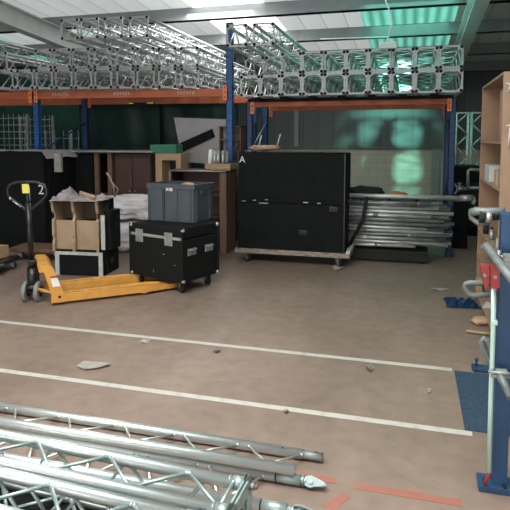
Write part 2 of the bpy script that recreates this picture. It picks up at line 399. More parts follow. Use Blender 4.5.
for i, px in enumerate(row1):
    rack_truss('l', px, faceY(px), ZL, 'box truss in bottom layer on left orange beam, %s from left' % ORD[i], 'box trusses on the left rack', dx=D1[i])
row2 = [46.5,65.5,84,103,127.5,148.5,168,190.5]
D2 = spread(row2, faceY)
for i, px in enumerate(row2):
    rack_truss('l', px, faceY(px), ZL+.295, 'box truss in second layer of left rack, %s from left of those flush at front' % ORD[i], 'box trusses on the left rack', dx=D2[i], yo=-.02*(i % 3))
rack_truss('l', 2, 7.2, ZL+.295, 'box truss in second layer at far left edge, lattice side showing', 'box trusses on the left rack')
rack_truss('l', -8, 7.4, ZL+.59, 'box truss in third layer at far left edge under the rafter', 'box trusses on the left rack', dx=-.2)
for i, (px, Y) in enumerate(((72.5,6.93),(92,6.93),(115.5,6.95),(140.5,6.98))):
    rack_truss('l', px, Y, 3.0-.005*i, 'bright box truss on top layer of left rack jutting forward, %s from left' % ORD[i], 'box trusses on top of the left rack', L=3.4)
ZR = 2.2
r1 = [253,272.5,294,315.5,336,357,378,399,420,440.5]
D3 = spread(r1, lambda p: 7.5)
for i, px in enumerate(r1):
    rack_truss('r', px, 7.5, ZR, 'box truss in bottom layer on right rack, %s from left' % ORD[i], 'box trusses on the right rack', L=2.8, dx=D3[i])
r2 = [252.5,272,292.5,314.5,335.5,357,378,399,420,440.5]
D4 = spread(r2, lambda p: 7.5)
for i, px in enumerate(r2):
    rack_truss('r', px, 7.5, ZR+.295, 'box truss in second layer of right rack, %s from left' % ORD[i], 'box trusses on the right rack', L=2.8, dx=D4[i], yo=.02*((i*5) % 3)+(.25 if i < 2 else 0))
for i, px in enumerate((237, 263.5)):
    rack_truss('r', px, 7.0, ZR+.605, 'box truss on top layer of right rack, %s' % ('left one beside the tall blue upright' if i == 0 else 'right one of the jutting pair'), 'box trusses on top of the right rack', L=3.4)

# ================================================================ PALLET RACKS
def upright(root, x, y, z1, m, w=.10, holes=True, y2=None):
    b = MB(); b.box(x-w/2, x-w/2+.008, y-.035, y+.035, 0, z1); b.box(x+w/2-.008, x+w/2, y-.035, y+.035, 0, z1); b.box(x-w/2, x+w/2, y-.035, y-.028, 0, z1)
    b.box(x-w/2-.02, x+w/2+.02, y-.06, y+.06, 0, .012)
    n = int(z1/.1)
    for i in range(n):
        for sx in (-.022, .022):
            b.tube((x+sx, y-.038, .08+i*.1), (x+sx, y-.033, .08+i*.1), .008, seg=6, mi=1)
    return b.build('upright', [m, 'hole'], root)
def braces(root, x, ya, yb, z1, m):
    b = MB(); n = int(z1/.6)
    for i in range(n):
        z = .2+i*.6
        a, c = ((x, ya, z), (x, yb, z+.5)) if i % 2 == 0 else ((x, yb, z), (x, ya, z+.5))
        b.tube(a, c, .014, seg=6)
    b.build('brace', m, root)
def beam(root, a, c, h=.115, tag_m='orange', w=.045):
    a = Vector(a); c = Vector(c); d = c-a; ang = math.atan2(d.y, d.x); L = Vector((d.x, d.y)).length
    mt = T(a.x, a.y, a.z) @ RZ(ang) @ RY(-math.atan2(d.z, L))
    b = MB(); b.box(0, L, -w/2, w/2, -h, -.018, .004, mt); b.box(0, L, -w/2+.012, w/2, -.02, 0, .002, mt)
    bo = b.build('beam', tag_m, root)
    for xx in (0, L):
        b = MB(); b.box(xx-.028, xx+.028, -w/2-.014, -w/2-.006, -.17, .05, 0, mt); 
        for q in range(3): b.box(xx-.006, xx+.006, -w/2-.017, -w/2-.013, -.14+q*.07, -.11+q*.07, 0, mt, 1)
        b.build('beam_connector', ['orange_tag', 'hole'], root)
    return bo, mt, L
LR = thing('pallet_rack', 'blue and orange pallet rack on the left under stacked box trusses', 'rack', (0,0,0))
pA = Vector((-2.57, 7.75, 0)); pB = Vector((xat(38, 7.42), 7.42, 0)); dd = (pB-pA)
pC = pB + dd.normalized()*2.8
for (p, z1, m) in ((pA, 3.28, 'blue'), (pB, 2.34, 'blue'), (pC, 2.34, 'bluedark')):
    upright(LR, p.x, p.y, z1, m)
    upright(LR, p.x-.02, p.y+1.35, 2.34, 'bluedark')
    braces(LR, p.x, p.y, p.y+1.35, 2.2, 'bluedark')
ztop = 2.335
for off in (-.06, 1.40):
    for (a, c) in ((pB, pA), (pC, pB)):
        bo, mt, L = beam(LR, (a.x+.05, a.y+off, ztop), (c.x-.05, c.y+off, ztop))
        if off < 0:
            n = 3 if a is pB else 2
            for q in range(n):
                x0 = L*((q+.28)/n)
                g = MB(); 
                for j in range(6):
                    xx = x0+j*.045; g.box(xx, xx+.012, -.028, -.0225, -.075, -.03, 0, mt); g.box(xx+.012, xx+.03, -.028, -.0225, -.04 - .02*(j % 2), -.032-.02*(j % 2), 0, mt)
                g.build('beam_print', 'palegrey', LR)
g = MB(); g.box(xat(131,8.4), xat(135,8.4), 8.35, 8.36, 2.19, 2.205); g.box(xat(149,8.4), xat(155,8.4), 8.35, 8.36, 2.19, 2.205); g.box(xat(131,8.4), xat(156,8.4), 8.36, 8.38, 2.185, 2.21, mi=1)
g.build('yellow_tape', ['yellow_glow', 'black'], LR, label='yellow reflective strip with added glow under the orange beam')
RR = thing('pallet_rack', 'dark blue and orange pallet rack on the right under stacked box trusses', 'rack', (0,0,0))
qx0, qx1 = xat(250, 8.0), xat(452, 8.0)
for x in (qx0, qx1):
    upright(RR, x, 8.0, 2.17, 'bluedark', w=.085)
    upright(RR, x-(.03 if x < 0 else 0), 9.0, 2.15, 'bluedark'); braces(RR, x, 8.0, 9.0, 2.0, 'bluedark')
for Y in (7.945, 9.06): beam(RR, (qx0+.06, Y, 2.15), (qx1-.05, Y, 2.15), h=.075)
g = MB()
for i in range(7):
    x = qx0+.2+i*.4; g.box(x-.05, x+.05, 7.6, 9.3, 2.152, 2.196)
g.box(qx0, qx1, 7.9, 7.98, 2.152, 2.196); g.build('deck_board', 'black', RR)

# green netting hung behind the racks
def curtain(name, x0, x1, Y, z0, z1, label, seed):
    b = MB(); nx, nz = 60, 14; g = []
    for i in range(nx+1):
        row = []
        for j in range(nz+1):
            x = x0+(x1-x0)*i/nx; z = z0+(z1-z0)*j/nz
            y = Y+.03*math.sin(x*5.1+seed)+.012*math.sin(x*13+z*1.3+seed)+.06*noise.noise(Vector((x*1.3, z*1.5, seed)))
            row.append(b.bm.verts.new((x, y, z)))
        g.append(row)
    for i in range(nx):
        for j in range(nz): b.bm.faces.new((g[i][j], g[i+1][j], g[i+1][j+1], g[i][j+1])).smooth = True
    bmesh.ops.solidify(b.bm, geom=b.bm.faces[:], thickness=.004)
    o = b.build(name, 'net'); return tag(o, label, 'netting')
curtain('green_netting', xat(-12,10.85), xat(236,10.85), 10.85, .004, 3.25, 'tall dark green netting behind left trusses and wire mesh cages', 7)
curtain('green_netting', xat(80,9.6), xat(160,9.6), 9.6, .004, 2.3, 'dark green netting hung behind the left rack, middle sheet above the brown cabinet', 1)
curtain('green_netting', xat(158,9.8), xat(238,9.8), 9.8, .004, 2.3, 'dark green netting hung behind the leaning grey board', 4)

# ================================================================ FLOOR TRUSSES (foreground)
def coupler(b, p, d, r, L1=.10):
    p = Vector(p); d = Vector(d).normalized(); b.tube(p-d*.01, p+d*L1, r+.001, seg=20); b.tube(p-d*.004, p, r+.003, seg=20)
def clevis(root, p, d, up=(0,0,1), s=1.0):
    p = Vector(p); d = Vector(d).normalized(); u = Vector(up).normalized(); v = d.cross(u).normalized()
    fr = Matrix((( d.x, v.x, u.x, p.x), (d.y, v.y, u.y, p.y), (d.z, v.z, u.z, p.z), (0,0,0,1)))
    b = MB()
    b.tube(p, p+d*.012*s, .018*s, seg=16)
    for sy in (-1, 1):
        pts = [(.008,-.018),(.03,-.022),(.05,-.014),(.085,-.008),(.095,0),(.085,.010),(.05,.020),(.03,.024),(.008,.018)]
        y0 = sy*.012; b.prism([(x*s, z*s) for x, z in pts], (y0-.004)*s, (y0+.004)*s, fr)
    b.build('clevis', 'coupler', root)
    b = MB(); a = fr @ Vector((.032*s, -.024*s, 0)); c = fr @ Vector((.032*s, .024*s, 0)); b.tube(a, c, .009*s, seg=10); b.build('clevis_pin', 'alu_dull', root); b = MB()
    a = fr @ Vector((.082*s, -.02*s, 0)); c = fr @ Vector((.082*s, .02*s, 0)); b.tube(a, c, .006*s, seg=8); b.build('clevis_pin', 'alu_dull', root)
def zig(root, A, B, m, x0, x1, period=.33, phase=0., r=.006, gap=.06, gap2=None):
    """W lacing between two parallel chords given as functions X -> point"""
    x = x0+phase; g2 = gap if gap2 is None else gap2
    def rod(p, q):
        b = MB(); b.tube(p, q, r, seg=8)
        for e in (p, q): b.tube(Vector(e)+Vector((-.008,0,0)), Vector(e)+Vector((.008,0,0)), r*1.5, seg=6)
        b.build('lacing_rod', m, root)
    while x < x1-.02:
        xm = x+period/2
        if xm < x1: rod(A(x+gap/2), B(xm-g2/2))
        if xm+g2/2 < x1: rod(B(xm+g2/2), A(min(x+period-gap/2, x1)))
        x += period
R0 = .0255
# ladder beam one: chord on floor (far) and chord resting on the next beam
t1 = thing('ladder_truss', 'aluminium ladder beam lying furthest back of the floor pile, dark spigot at its end', 'truss')
y1, z1_, y2, z2_ = 2.64, .027, 2.41, .082
MB().tube((-3.4, y1, z1_), (-.50, y1, z1_), R0, seg=24).build('chord', 'alu_floor', t1)
b = MB(); b.tube((-.515, y1, z1_), (-.395, y1, z1_), R0-.004, seg=24); b.tube((-.43, y1, z1_+.018), (-.43, y1, z1_+.023), .005, seg=8, mi=1); b.build('spigot', ['tube_dark', 'hole'], t1, label='dark steel spigot')
b = MB(); b.tube((-.60, y1-.012, z1_+.0235), (-.60, y1-.013, z1_+.0265), .004, seg=8); b.build('pin_hole', 'hole', t1)
MB().tube((-3.4, y2, z2_), (-.49, y2, z2_), R0, seg=24).build('chord', 'alu_floor', t1)
xw = aty(66, 418, 2.64).x
zig(t1, lambda x: Vector((x, y1-.02, z1_+.008)), lambda x: Vector((x, y2+.02, z2_-.004)), 'alu_floor', xw-.355*4, -.5, .355, 0, .0065, .06, .0)
# ladder beam two: chords with couplers and clevis forks
t2 = thing('ladder_truss', 'aluminium ladder beam on floor with two fork ended couplers', 'truss')
for (yy, xe) in ((2.425, -.585), (2.205, -.60)):
    zc = .027
    MB().tube((-3.4, yy, zc), (xe, yy, zc), R0, seg=24).build('chord', 'alu_floor', t2)
    b = MB(); b.tube((xe, yy, zc), (xe+.007, yy, zc), R0-.003, seg=20, mi=1); b.tube((xe+.007, yy, zc), (xe+.12, yy, zc), R0, seg=24); b.tube((xe+.118, yy, zc), (xe+.128, yy, zc), R0-.008, seg=16); b.tube((xe+.128, yy, zc), (xe+.136, yy, zc), R0-.002, seg=20)
    b.build('coupler', ['coupler', 'hole'], t2)
    clevis(t2, (xe+.136, yy, zc), (1, -.05, 0), (0,.5,.6) if yy > 2.3 else (.1,-.2,1), 1.1)
zig(t2, lambda x: Vector((x, 2.405, .03)), lambda x: Vector((x, 2.225, .03)), 'alu_floor', -3.3, -.62, .33, .05, .007)
# square trusses three and four: top chords, bottom chords, plates
def floor_box(name, label, ya, yb, zt, x0, x1, xw, plate=True, per=.37, rot=-2.3):
    t = thing(name, label, 'truss')
    zs = (zt, .027)
    for yy in (ya, yb):
        for zz in zs: MB().tube((x0, yy, zz), (x1-.012, yy, zz), R0, seg=24).build('chord', 'alu_floor', t)
    for yy in (ya, yb):
        for zz in zs:
            b = MB(); b.tube((x1-.07, yy, zz), (x1-.066, yy, zz), R0+.0015, seg=20); b.tube((x1-.055, yy, zz), (x1-.012, yy, zz), R0+.002, seg=20); b.build('chord_socket', 'coupler', t)
    s = 1 if ya > yb else -1
    rr = math.radians(rot); pv = Vector((-1.75, ya, 0)); t.rotation_euler = (0,0,rr); t.location = pv - RZ(rr) @ pv
    zig(t, lambda x: Vector((x, ya-s*.018, zt+.012)), lambda x: Vector((x, yb+s*.018, zt+.004)), 'coupler', x0, x1-.05, per, xw, .0075, .012)
    zig(t, lambda x: Vector((x, ya-s*.01, .04)), lambda x: Vector((x, yb+s*.01, .04)), 'coupler', x0, x1-.05, per, xw+.15, .0075, .012)
    zig(t, lambda x: Vector((x, ya, zt-.02)), lambda x: Vector((x, ya, .047)), 'coupler', x0, x1-.05, per, xw+.08, .007, .035)
    zig(t, lambda x: Vector((x, yb, zt-.02)), lambda x: Vector((x, yb, .047)), 'coupler', x0, x1-.05, per, xw+.02, .007, .035)
    if plate:
        for k_, xx in enumerate((x1-.012, x1+.004)):
            b = MB(); hy = abs(ya-yb)/2+.03; yc = (ya+yb)/2
            b.box(xx, xx+.010, yc-hy, yc+hy, zt-.028, zt+.028, .003); b.box(xx, xx+.010, yc-hy, yc+hy, 0, .055, .003)
            for sy in (-1, 1): b.box(xx, xx+.010, yc+sy*(hy-.025)-.025, yc+sy*(hy-.025)+.025, .0, zt+.028, .003)
            b.build('end_plate', 'coupler', t)
        for yy in (ya, yb):
            for zz in zs: b = MB(); b.tube((x1+.012, yy, zz), (x1+.035, yy, zz), .016, seg=6); b.tube((x1+.03, yy, zz), (x1+.045, yy, zz), .009, seg=10); b.build('bolt', 'tube_dark', t)
    return t
zt = .252
ya3 = atz(0, 440, zt).y-.0; 
floor_box('box_truss', 'square aluminium truss on floor with bolted end plates, beside the fork ended ladder beam', 2.04, 1.865, zt, -3.2, atz(246, 487, zt).x, .14)
floor_box('box_truss', 'square aluminium truss on floor, nearest of the pile at bottom left corner', 1.80, 1.61, zt, -3.2, -.70, .02, rot=-2.6)

b = MB(); nx, ny = 30, 12; g = []  # dark sheet standing in for the shade under the nearest trusses
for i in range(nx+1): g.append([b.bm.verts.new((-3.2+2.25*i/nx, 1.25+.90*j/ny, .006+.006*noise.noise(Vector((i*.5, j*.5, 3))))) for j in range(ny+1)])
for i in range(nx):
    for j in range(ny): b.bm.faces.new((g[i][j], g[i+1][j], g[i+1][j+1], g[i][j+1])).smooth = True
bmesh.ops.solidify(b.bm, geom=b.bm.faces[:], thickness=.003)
tag(b.build('shade_sheet', 'rubber'), 'dark sheet added on the floor for the shade in the gaps of the nearest floor trusses', 'sheet')

# ================================================================ BLACK BOX 'A' ON DOLLY
dl = thing('dolly', 'worn whitewashed wooden dolly on castors under the tall black box', 'dolly', (-2.22, 6.86, 0))
b = MB(); b.box(0, 1.50, 0, .05, .125, .185, .004); b.box(0, 1.50, .74, .79, .125, .185, .004); b.box(0, .06, .05, .74, .125, .185); b.box(1.44, 1.50, .05, .74, .125, .185); b.box(.7, .78, .05, .74, .125, .18)
b.build('frame', 'worn', dl)
b = MB(); b.box(1.455, 1.505, -.01, .75, .185, .215, .004); b.build('end_rail', 'whitepaint', dl)
def castor(root, x, y, zb, r=.045, ang=0, m='rubber', name='castor', bm_='steel'):
    b = MB(); c = Vector((math.cos(ang), math.sin(ang), 0)); n = Vector((-c.y, c.x, 0)); p = Vector((x, y, 0))
    hub = p + c*.03 + Vector((0,0,r))
    b.tube(hub-n*.028, hub+n*.028, r*.3, seg=10)
    for s in (-1, 1):
        q0 = hub+n*.026*s; fr = Matrix(((c.x, n.x, 0, q0.x), (c.y, n.y, 0, q0.y), (0,0,1,0), (0,0,0,1)))
        b.prism([(-.014, r-.014), (.014, r-.014), (.012, zb-.004), (-.055, zb-.004)], -.002, .002, fr)
    b.box(x-.04, x+.04, y-.035, y+.035, zb-.008, zb)
    o = b.build(name, bm_, root); w_ = MB(); w_.tube(hub-n*.021, hub+n*.021, r, seg=18); w_.build('wheel', m, o); return o
for x in (.14, 1.34):
    for y in (.08, .70): castor(dl, x, y, .125, ang=-.6)
bx = thing('black_case', 'tall black painted box marked A standing on whitewashed dolly', 'case', (-2.17, 6.87, .188))
Wd, Dp, Hh = 1.375, .70, 1.24
b = MB(); b.box(0, Wd, 0, Dp, 0, .60, .006); b.build('lower_body', 'black', bx)
b = MB(); b.box(.002, Wd-.002, .003, Dp, .606, Hh, .006); b.build('upper_body', 'black', bx)
for (x, z, w_) in ((.05,.62,.05),(.20,.635,.04),(.28,.60,.12),(.36,.645,.04),(.86,.625,.06),(1.04,.62,.04)):
    MB().box(x, x+w_, -.006, 0, z-.006, z+.004).build('scratch_mark', 'alu_dull', bx)
for (x, z) in ((.86,.24),(1.24,.55)):
    b = MB(); b.box(x-.05, x+.05, -.008, 0, z-.03, z+.03, .003, mi=0); b.path([(x-.035,-.01,z), (x-.03,-.03,z), (x+.03,-.03,z), (x+.035,-.01,z)], .006, seg=6, mi=1); b.build('handle', ['blackmetal', 'blackmetal'], bx)
b = MB(); b.box(.86-.03, .86+.04, -.012, -.006, .235, .243); b.build('latch_catch', 'alu', bx)
for xx in (0, Wd):
    b = MB(); b.box(xx-.006, xx+.006, -.007, .02, 0, Hh); b.build('edge_trim', 'blackmetal', bx)
text('A', .115, 'letter_a', 'white', bx, T(.055, -.004, Hh-.085) @ RX(PI/2))
# cloth, slats on top
b = MB(); nx, ny = 40, 8; g = []
for i in range(nx+1):
    g.append([b.bm.verts.new((.02+1.34*i/nx, .03+.62*j/ny, .01+.02*abs(noise.noise(Vector((i*.3, j*.5, 1))))*(1.6-i/nx)+.012*(1-i/nx))) for j in range(ny+1)])
for i in range(nx):
    for j in range(ny): b.bm.faces.new((g[i][j], g[i+1][j], g[i+1][j+1], g[i][j+1])).smooth = True
bmesh.ops.solidify(b.bm, geom=b.bm.faces[:], thickness=.004)
o = b.build('dust_sheet', 'tarp'); o.location = (-2.17, 6.87, .188+Hh); tag(o, 'thin crumpled grey brown sheet lying on top of the black box marked A', 'sheet')
top = .188+Hh
b = MB(); b.tube((-2.02,7.3,top+.05), (-1.98,7.32,top+.23), .010, seg=8)
tag(b.build('wooden_stick', 'paper'), 'short pale stick leaning upright behind black box A, left one', 'stick')
b = MB(); b.path([(-1.78,7.34,top+.04), (-1.72,7.34,top+.25), ], .010, seg=8)
tag(b.build('wooden_stick', 'paper'), 'short pale stick leaning upright behind black box A, right one', 'stick')
o = lump('crumpled_rag', 'cloth_tan', .42, .3, .07, .12, 6, 3, 4, .3, None, (-1.88, 7.15, top+.032), .2, .2); tag(o, 'small crumpled tan rag on top left of black box A', 'rag')

# ================================================================ FLIGHT CASE + CRATE
cs = thing('flight_case', 'black wheeled flight case with silver latches under the grey crate', 'case', (-2.24, 5.19, 0), math.radians(-19))
cw, cd, z0, z1 = .765, .575, .125, .695       # local: x from -cw to 0 , y 0..cd ; corner at origin is the near one
b = MB(); b.box(-cw, 0, 0, cd, z0, .575, .006); b.build('body', 'blackcase', cs)
b = MB(); b.box(-cw, 0, 0, cd, .585, z1, .010); b.build('lid', 'blackcase', cs)
b = MB(); b.box(-cw-.003, .003, -.004, .02, .568, .598, .002); b.build('seam_extrusion', 'tarp', cs)
b = MB()
for (x, y) in ((-cw, 0), (0, 0), (0, cd), (-cw, cd)):
    MB().box(x-.012, x+.012, y-.012, y+.012, z0, z1-.0, .004).build('edge_angle', 'blackcase', cs)
for (x, y) in ((-cw, 0), (0, 0), (0, cd), (-cw, cd)):
    for z in (z0+.02, z1-.02):
        o = MB(); r = bmesh.ops.create_icosphere(o.bm, subdivisions=2, radius=.024); bmesh.ops.transform(o.bm, matrix=T(x*.985, y+(.008 if y == 0 else -.008), z) @ Matrix.Diagonal((1,1,.9,1)), verts=r['verts'])
        for f in o.bm.faces: f.smooth = True
        o.build('ball_corner', 'alu_dull', cs)
for x in (-.62, -.19):
    b = MB(); b.box(x-.055, x+.055, -.012, -.002, .50, .64, .004); b.box(x-.042, x+.042, -.016, -.010, .515, .625, .003, mi=1); b.box(x-.02, x+.02, -.026, -.014, .555, .585, .004); b.box(x-.004, x+.004, -.034, -.02, .545, .6)
    b.build('butterfly_latch', ['alu_dull', 'steel'], cs)
for y in (.14, .42):
    b = MB(); b.box(.001, .010, y-.065, y+.065, .40, .475, .003); b.box(.008, .013, y-.055, y+.055, .405, .452, .002, mi=1); b.path([(.012, y-.055, .46), (.03, y-.05, .462), (.03, y+.05, .462), (.012, y+.055, .46)], .007, seg=8)
    b.build('handle', ['alu_dull', 'rubber'], cs)
b = MB(); b.box(-.28,-.25,-.003,0,.40,.406); b.box(-.42,-.415,-.003,0,.19,.22); b.box(-.12,-.10,-.003,0,.30,.306); b.build('scratch_mark', 'alu_dull', cs)
for x in (-cw+.09, -.07):
    for y in (.07, cd-.08): castor(cs, x, y, z0+.002, r=.055, ang=2.6)
cr = thing('storage_crate', 'grey plastic stacking crate standing on the black flight case', 'crate', (-2.25, 5.56, .697), math.radians(-9))
gw, gd, gh = .615, .40, .42
b = MB(); t = .006
b.box(-gw, 0, 0, gd, 0, .008)
b.box(-gw, 0, 0, t, 0, gh); b.box(-gw, 0, gd-t, gd, 0, gh); b.box(-gw, -gw+t, 0, gd, 0, gh); b.box(-t, 0, 0, gd, 0, gh)
b.build('body', 'greybox', cr)
b = MB()
for (x0, x1, y0, y1) in ((-gw-.012, .012, -.012, .004), (-gw-.012, .012, gd-.004, gd+.012), (-gw-.012, -gw+.004, -.012, gd+.012), (-.004, .012, -.012, gd+.012)):
    b.box(x0, x1, y0, y1, gh-.055, gh-.042, .002); b.box(x0, x1, y0, y1, gh-.014, gh, .002); b.box(x0+.004, x1-.004, y0+.004, y1-.004, gh-.05, gh-.005)
b.build('rim', 'greybox', cr)
for x in (-gw+.03, -gw+.20, -gw+.225, -.39, -.22, -.05, -.015): MB().box(x-.005, x+.005, -.010, 0, .01, gh-.045).build('rib', 'greybox', cr)
for y in (.02, .05, .31, .34): MB().box(0, .010, y-.004, y+.004, .01, gh-.045).build('rib', 'greybox', cr)
b = MB(); b.box(.002, .016, .12, .24, gh-.115, gh-.06, .004); b.box(.012, .017, .135, .225, gh-.105, gh-.075, .002, mi=1); b.build('hand_grip', ['greybox', 'hole'], cr)
b = MB(); b.box(-.36, -.325, -.014, -.011, gh-.075, gh-.045); b.box(-.315, -.275, -.014, -.011, gh-.078, gh-.042); b.build('sticker', 'paper', cr, label='torn white sticker')
o = lump('crumpled_paper', 'cloth_tan', .16, .12, .09, .15, 6, 9, 3, .3, None, (-2.42, 5.80, .697+gh-.085), 0, .3); tag(o, 'crumpled tan paper inside the grey crate', 'paper')
o = lump('cable_bundle', 'black', .5, .26, .30, .08, 6, 5, 3, .6, None, (-2.52, 5.83, .708), -.15, .15); tag(o, 'dark bundle of stuff filling the grey crate', 'bundle')

# ================================================================ SPEAKER BOXES
a0 = math.radians(6)
sb = thing('speaker_box', 'black box with white painted front frame on floor below the open one', 'box', (-4.05, 5.60, 0), a0)
W2 = .60
b = MB(); b.box(0, W2, 0.012, .46, 0, .285, .005); b.build('body', 'black', sb)
b = MB(); b.box(0, W2, 0, .012, .248, .285); b.box(0, .05, 0, .012, 0, .25); b.box(W2-.05, W2, 0, .012, 0, .25); b.build('white_frame', 'whitepaint', sb, label='white painted edge frame')
b = MB(); b.box(.06, W2-.06, .004, .010, .01, .24); b.build('front_panel', 'black', sb)
b = MB(); b.box(W2, W2+.010, .10, .115, .02, .2, .002); b.box(W2, W2+.008, .2, .3, .12, .18, .003); b.build('side_handle', 'blackmetal', sb)
ub = thing('speaker_box', 'open fronted black box with two beige compartments stacked on white framed box', 'box', (-4.08, 5.60, .287), a0)
UW, UH, UD = .585, .60, .44
b = MB(); b.box(0, .018, .02, UD, 0, UH); b.box(UW-.018, UW, .02, UD, 0, UH); b.box(0, UW, .02, UD, UH-.018, UH); b.box(0, UW, .02, UD, 0, .018); b.box(0, UW, UD-.018, UD, 0, UH); b.build('body', 'black', ub)
def wavy(x0, x1):      # vertical divider front edge outline (Y,Z) with notches
    return [(0.0,0),(0.0,.10),(.015,.13),(.015,.16),(0,.19),(0,.36),(.03,.40),(.03,.44),(0,.48),(-.02,.585),(-.02,.60),(.30,.60),(.30,0)]
for x in (.0, .255, UW-.03):
    b = MB(); w_ = .03 if x != .255 else .035
    pts = wavy(0,0); A = [b.bm.verts.new((x, p[0], p[1])) for p in pts]; B = [b.bm.verts.new((x+w_, p[0], p[1])) for p in pts]; n = len(pts)
    b.bm.faces.new(A); b.bm.faces.new(B[::-1])
    for q in range(n): b.bm.faces.new((A[q], B[q], B[(q+1) % n], A[(q+1) % n]))
    b.build('divider' if x == .255 else 'front_edge', 'mdf', ub)
for (xa, xb) in ((.03, .255), (.29, UW-.03)):
    b = MB(); b.box(xa, xb, .05, .065, .018, .365); b.build('lower_panel', 'mdf', ub)
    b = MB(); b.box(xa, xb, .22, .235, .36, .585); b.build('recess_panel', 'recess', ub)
b = MB(); b.box(UW, UW+.09, .14, .42, .0, .47, .004); b.build('side_cheek', 'black', ub)
b = MB(); b.box(UW+.0, UW+.05, .06, .075, .02, .43, .002); b.build('white_strip', 'whitepaint', ub, label='white painted side strip')
# jacket
def drape(name, m, cx, cy, z, sx, sy, seed, rz, hgt=.12, mi2=None):
    b = MB(); nx, ny = 44, 26; g = []
    for i in range(nx+1):
        row = []
        for j in range(ny+1):
            u = i/nx*2-1; v = j/ny*2-1
            e = 1+.18*noise.noise(Vector((u*2, v*2, seed)))
            x = u*sx/2*e; y = v*sy/2*e
            fold = abs(noise.noise(Vector((u*3.2+seed, v*2.2, 0))))*hgt*1.2+abs(noise.noise(Vector((u*8, v*5, seed))))*hgt*.35
            fade = max(0, 1-max(abs(u), abs(v))**6)
            hump = hgt*1.1*math.exp(-((u+.62)**2*9+(v)**2*2))
            row.append(b.bm.verts.new((x, y, .006+(fold+hump)*fade)))
        g.append(row)
    for i in range(nx):
        for j in range(ny): b.bm.faces.new((g[i][j], g[i+1][j], g[i+1][j+1], g[i][j+1])).smooth = True
    bmesh.ops.solidify(b.bm, geom=b.bm.faces[:], thickness=.006)
    o = b.build(name, m); o.location = (cx, cy, z); o.rotation_euler = (0,0,rz); return o
o = drape('jacket', 'cloth', -3.77, 5.74, .889, .60, .42, 3, a0, .085); tag(o, 'crumpled mauve grey jacket thrown over the open black box', 'jacket')
b = MB(); b.path([(-3.72,5.66,.985), (-3.62,5.63,.965), (-3.5,5.62,.94)], .022, seg=8); b.build('sleeve_lining', 'cloth_tan', None)
lin = [x for x in bpy.data.objects if x.name == 'sleeve_lining'][0]; lin.parent = o; lin.matrix_parent_inverse = (T(*o.location) @ RZ(a0)).inverted()
b = MB(); b.path([(-3.50,6.05,.90), (-3.50,6.02,1.05), (-3.54,6.0,1.16), (-3.58,6.0,1.20)], .010, seg=6); b.path([(-3.50,6.05,.90), (-3.44,6.03,1.0), (-3.50,6.0,1.08)], .006, seg=6); tag(b.build('bent_cable', 'tarp'), 'bent grey cable sticking up behind the jacket', 'cable')
# white plastic-wrapped bundles behind
for (px, py, z, sx, sy, sz, s, lab) in ((126,262,0,1.05,.6,.46,2,'white plastic wrapped bundle on floor behind the black boxes, lowest one'),
                                    (133,262,.465,.85,.55,.34,6,'white plastic wrapped bundle on top of another behind the flight case')):
    p = atz(132, 250, 0)
    o = lump('wrapped_bundle', 'sheet', sx, sy, sz, .07, 4.5, s, 5, .62, None, (p.x-.02, p.y+.05*(z == 0), z), .15+z*.2, .13); tag(o, lab, 'bundle')

# ================================================================ PALLET TRUCK
pt = thing('pallet_truck', 'yellow hand pallet truck with black handle parked on the left', 'pallet truck', (-3.42, 4.66, 0), math.radians(41))
def fork(y, name='fork'):
    b = MB(); L = 1.26; hw = .078
    top = [(0,-hw),(0,hw),(L-.30,hw),(L-.04,hw*.55),(L,hw*.3),(L,-hw*.3),(L-.04,-hw*.55),(L-.30,-hw)]
    A = [b.bm.verts.new((p[0], y+p[1], .098 if p[0] < L-.2 else .075)) for p in top]; B = [b.bm.verts.new((p[0], y+p[1], .030)) for p in top]; n = len(top)
    b.bm.faces.new(A); b.bm.faces.new(B[::-1])
    for q in range(n): b.bm.faces.new((A[q], B[q], B[(q+1) % n], A[(q+1) % n]))
    b.box(L-.40, L-.34, y-hw-.008, y+hw+.008, .02, .07, .004)
    f = b.build(name, 'yellow', pt)
    b = MB(); b.tube((L-.26, y-.035, .035), (L-.26, y+.035, .035), .035, seg=14); b.tube((L-.2, y-.035, .035), (L-.2, y+.035, .035), .03, seg=14); b.build('load_roller', 'rubber', f)
    b = MB(); x = .12; 
    for wl in (6, 4, 4):
        for q in range(wl):
            hgt = random.choice((.022, .026, .024)); b.box(x, x+.007, y-.013, y-.013+hgt, .0985, .0995); b.box(x+.007, x+.020, y-.013+random.choice((0, .01, .018)), y-.006+random.choice((.0, .01, .016)), .0985, .0995); x += .031
        x += .05
    b.build('fork_lettering', 'darkprint', f)
    return f
fork(-.10); fork(.335)
b = MB()
for y in (-.135, .37):
    pts = [(-.03,.03),(.07,.03),(-.02,.40),(-.10,.42),(-.13,.40),(-.10,.38)]
    s_ = 1
    b.prism([(-.02,.03),(.10,.03),(.10,.10),(.005,.37),(-.03,.40),(-.115,.40),(-.125,.375),(-.075,.33),(-.02,.12)], y-.05*(1 if y < 0 else 0), y+.05*(0 if y < 0 else 1))
b.box(-.125, -.02, -.18, .415, .335, .395, .01); b.build('frame', 'yellow', pt)
b = MB(); b.tube((.055,-.1865,.085), (.055,-.184,.085), .014, seg=12); b.build('axle_hole', 'hole', pt)
stm = T(0, -.186, 0)
b = MB(); b.prism([(-.006,.19),(.068,.19),(.040,.275),(-.022,.275)], -.1875, -.1855); b.prism([(-.022,.277),(.040,.277),(.034,.295),(-.030,.295)], -.1875, -.1855, mi=1); b.build('warning_label', ['white', 'redprint'], pt)
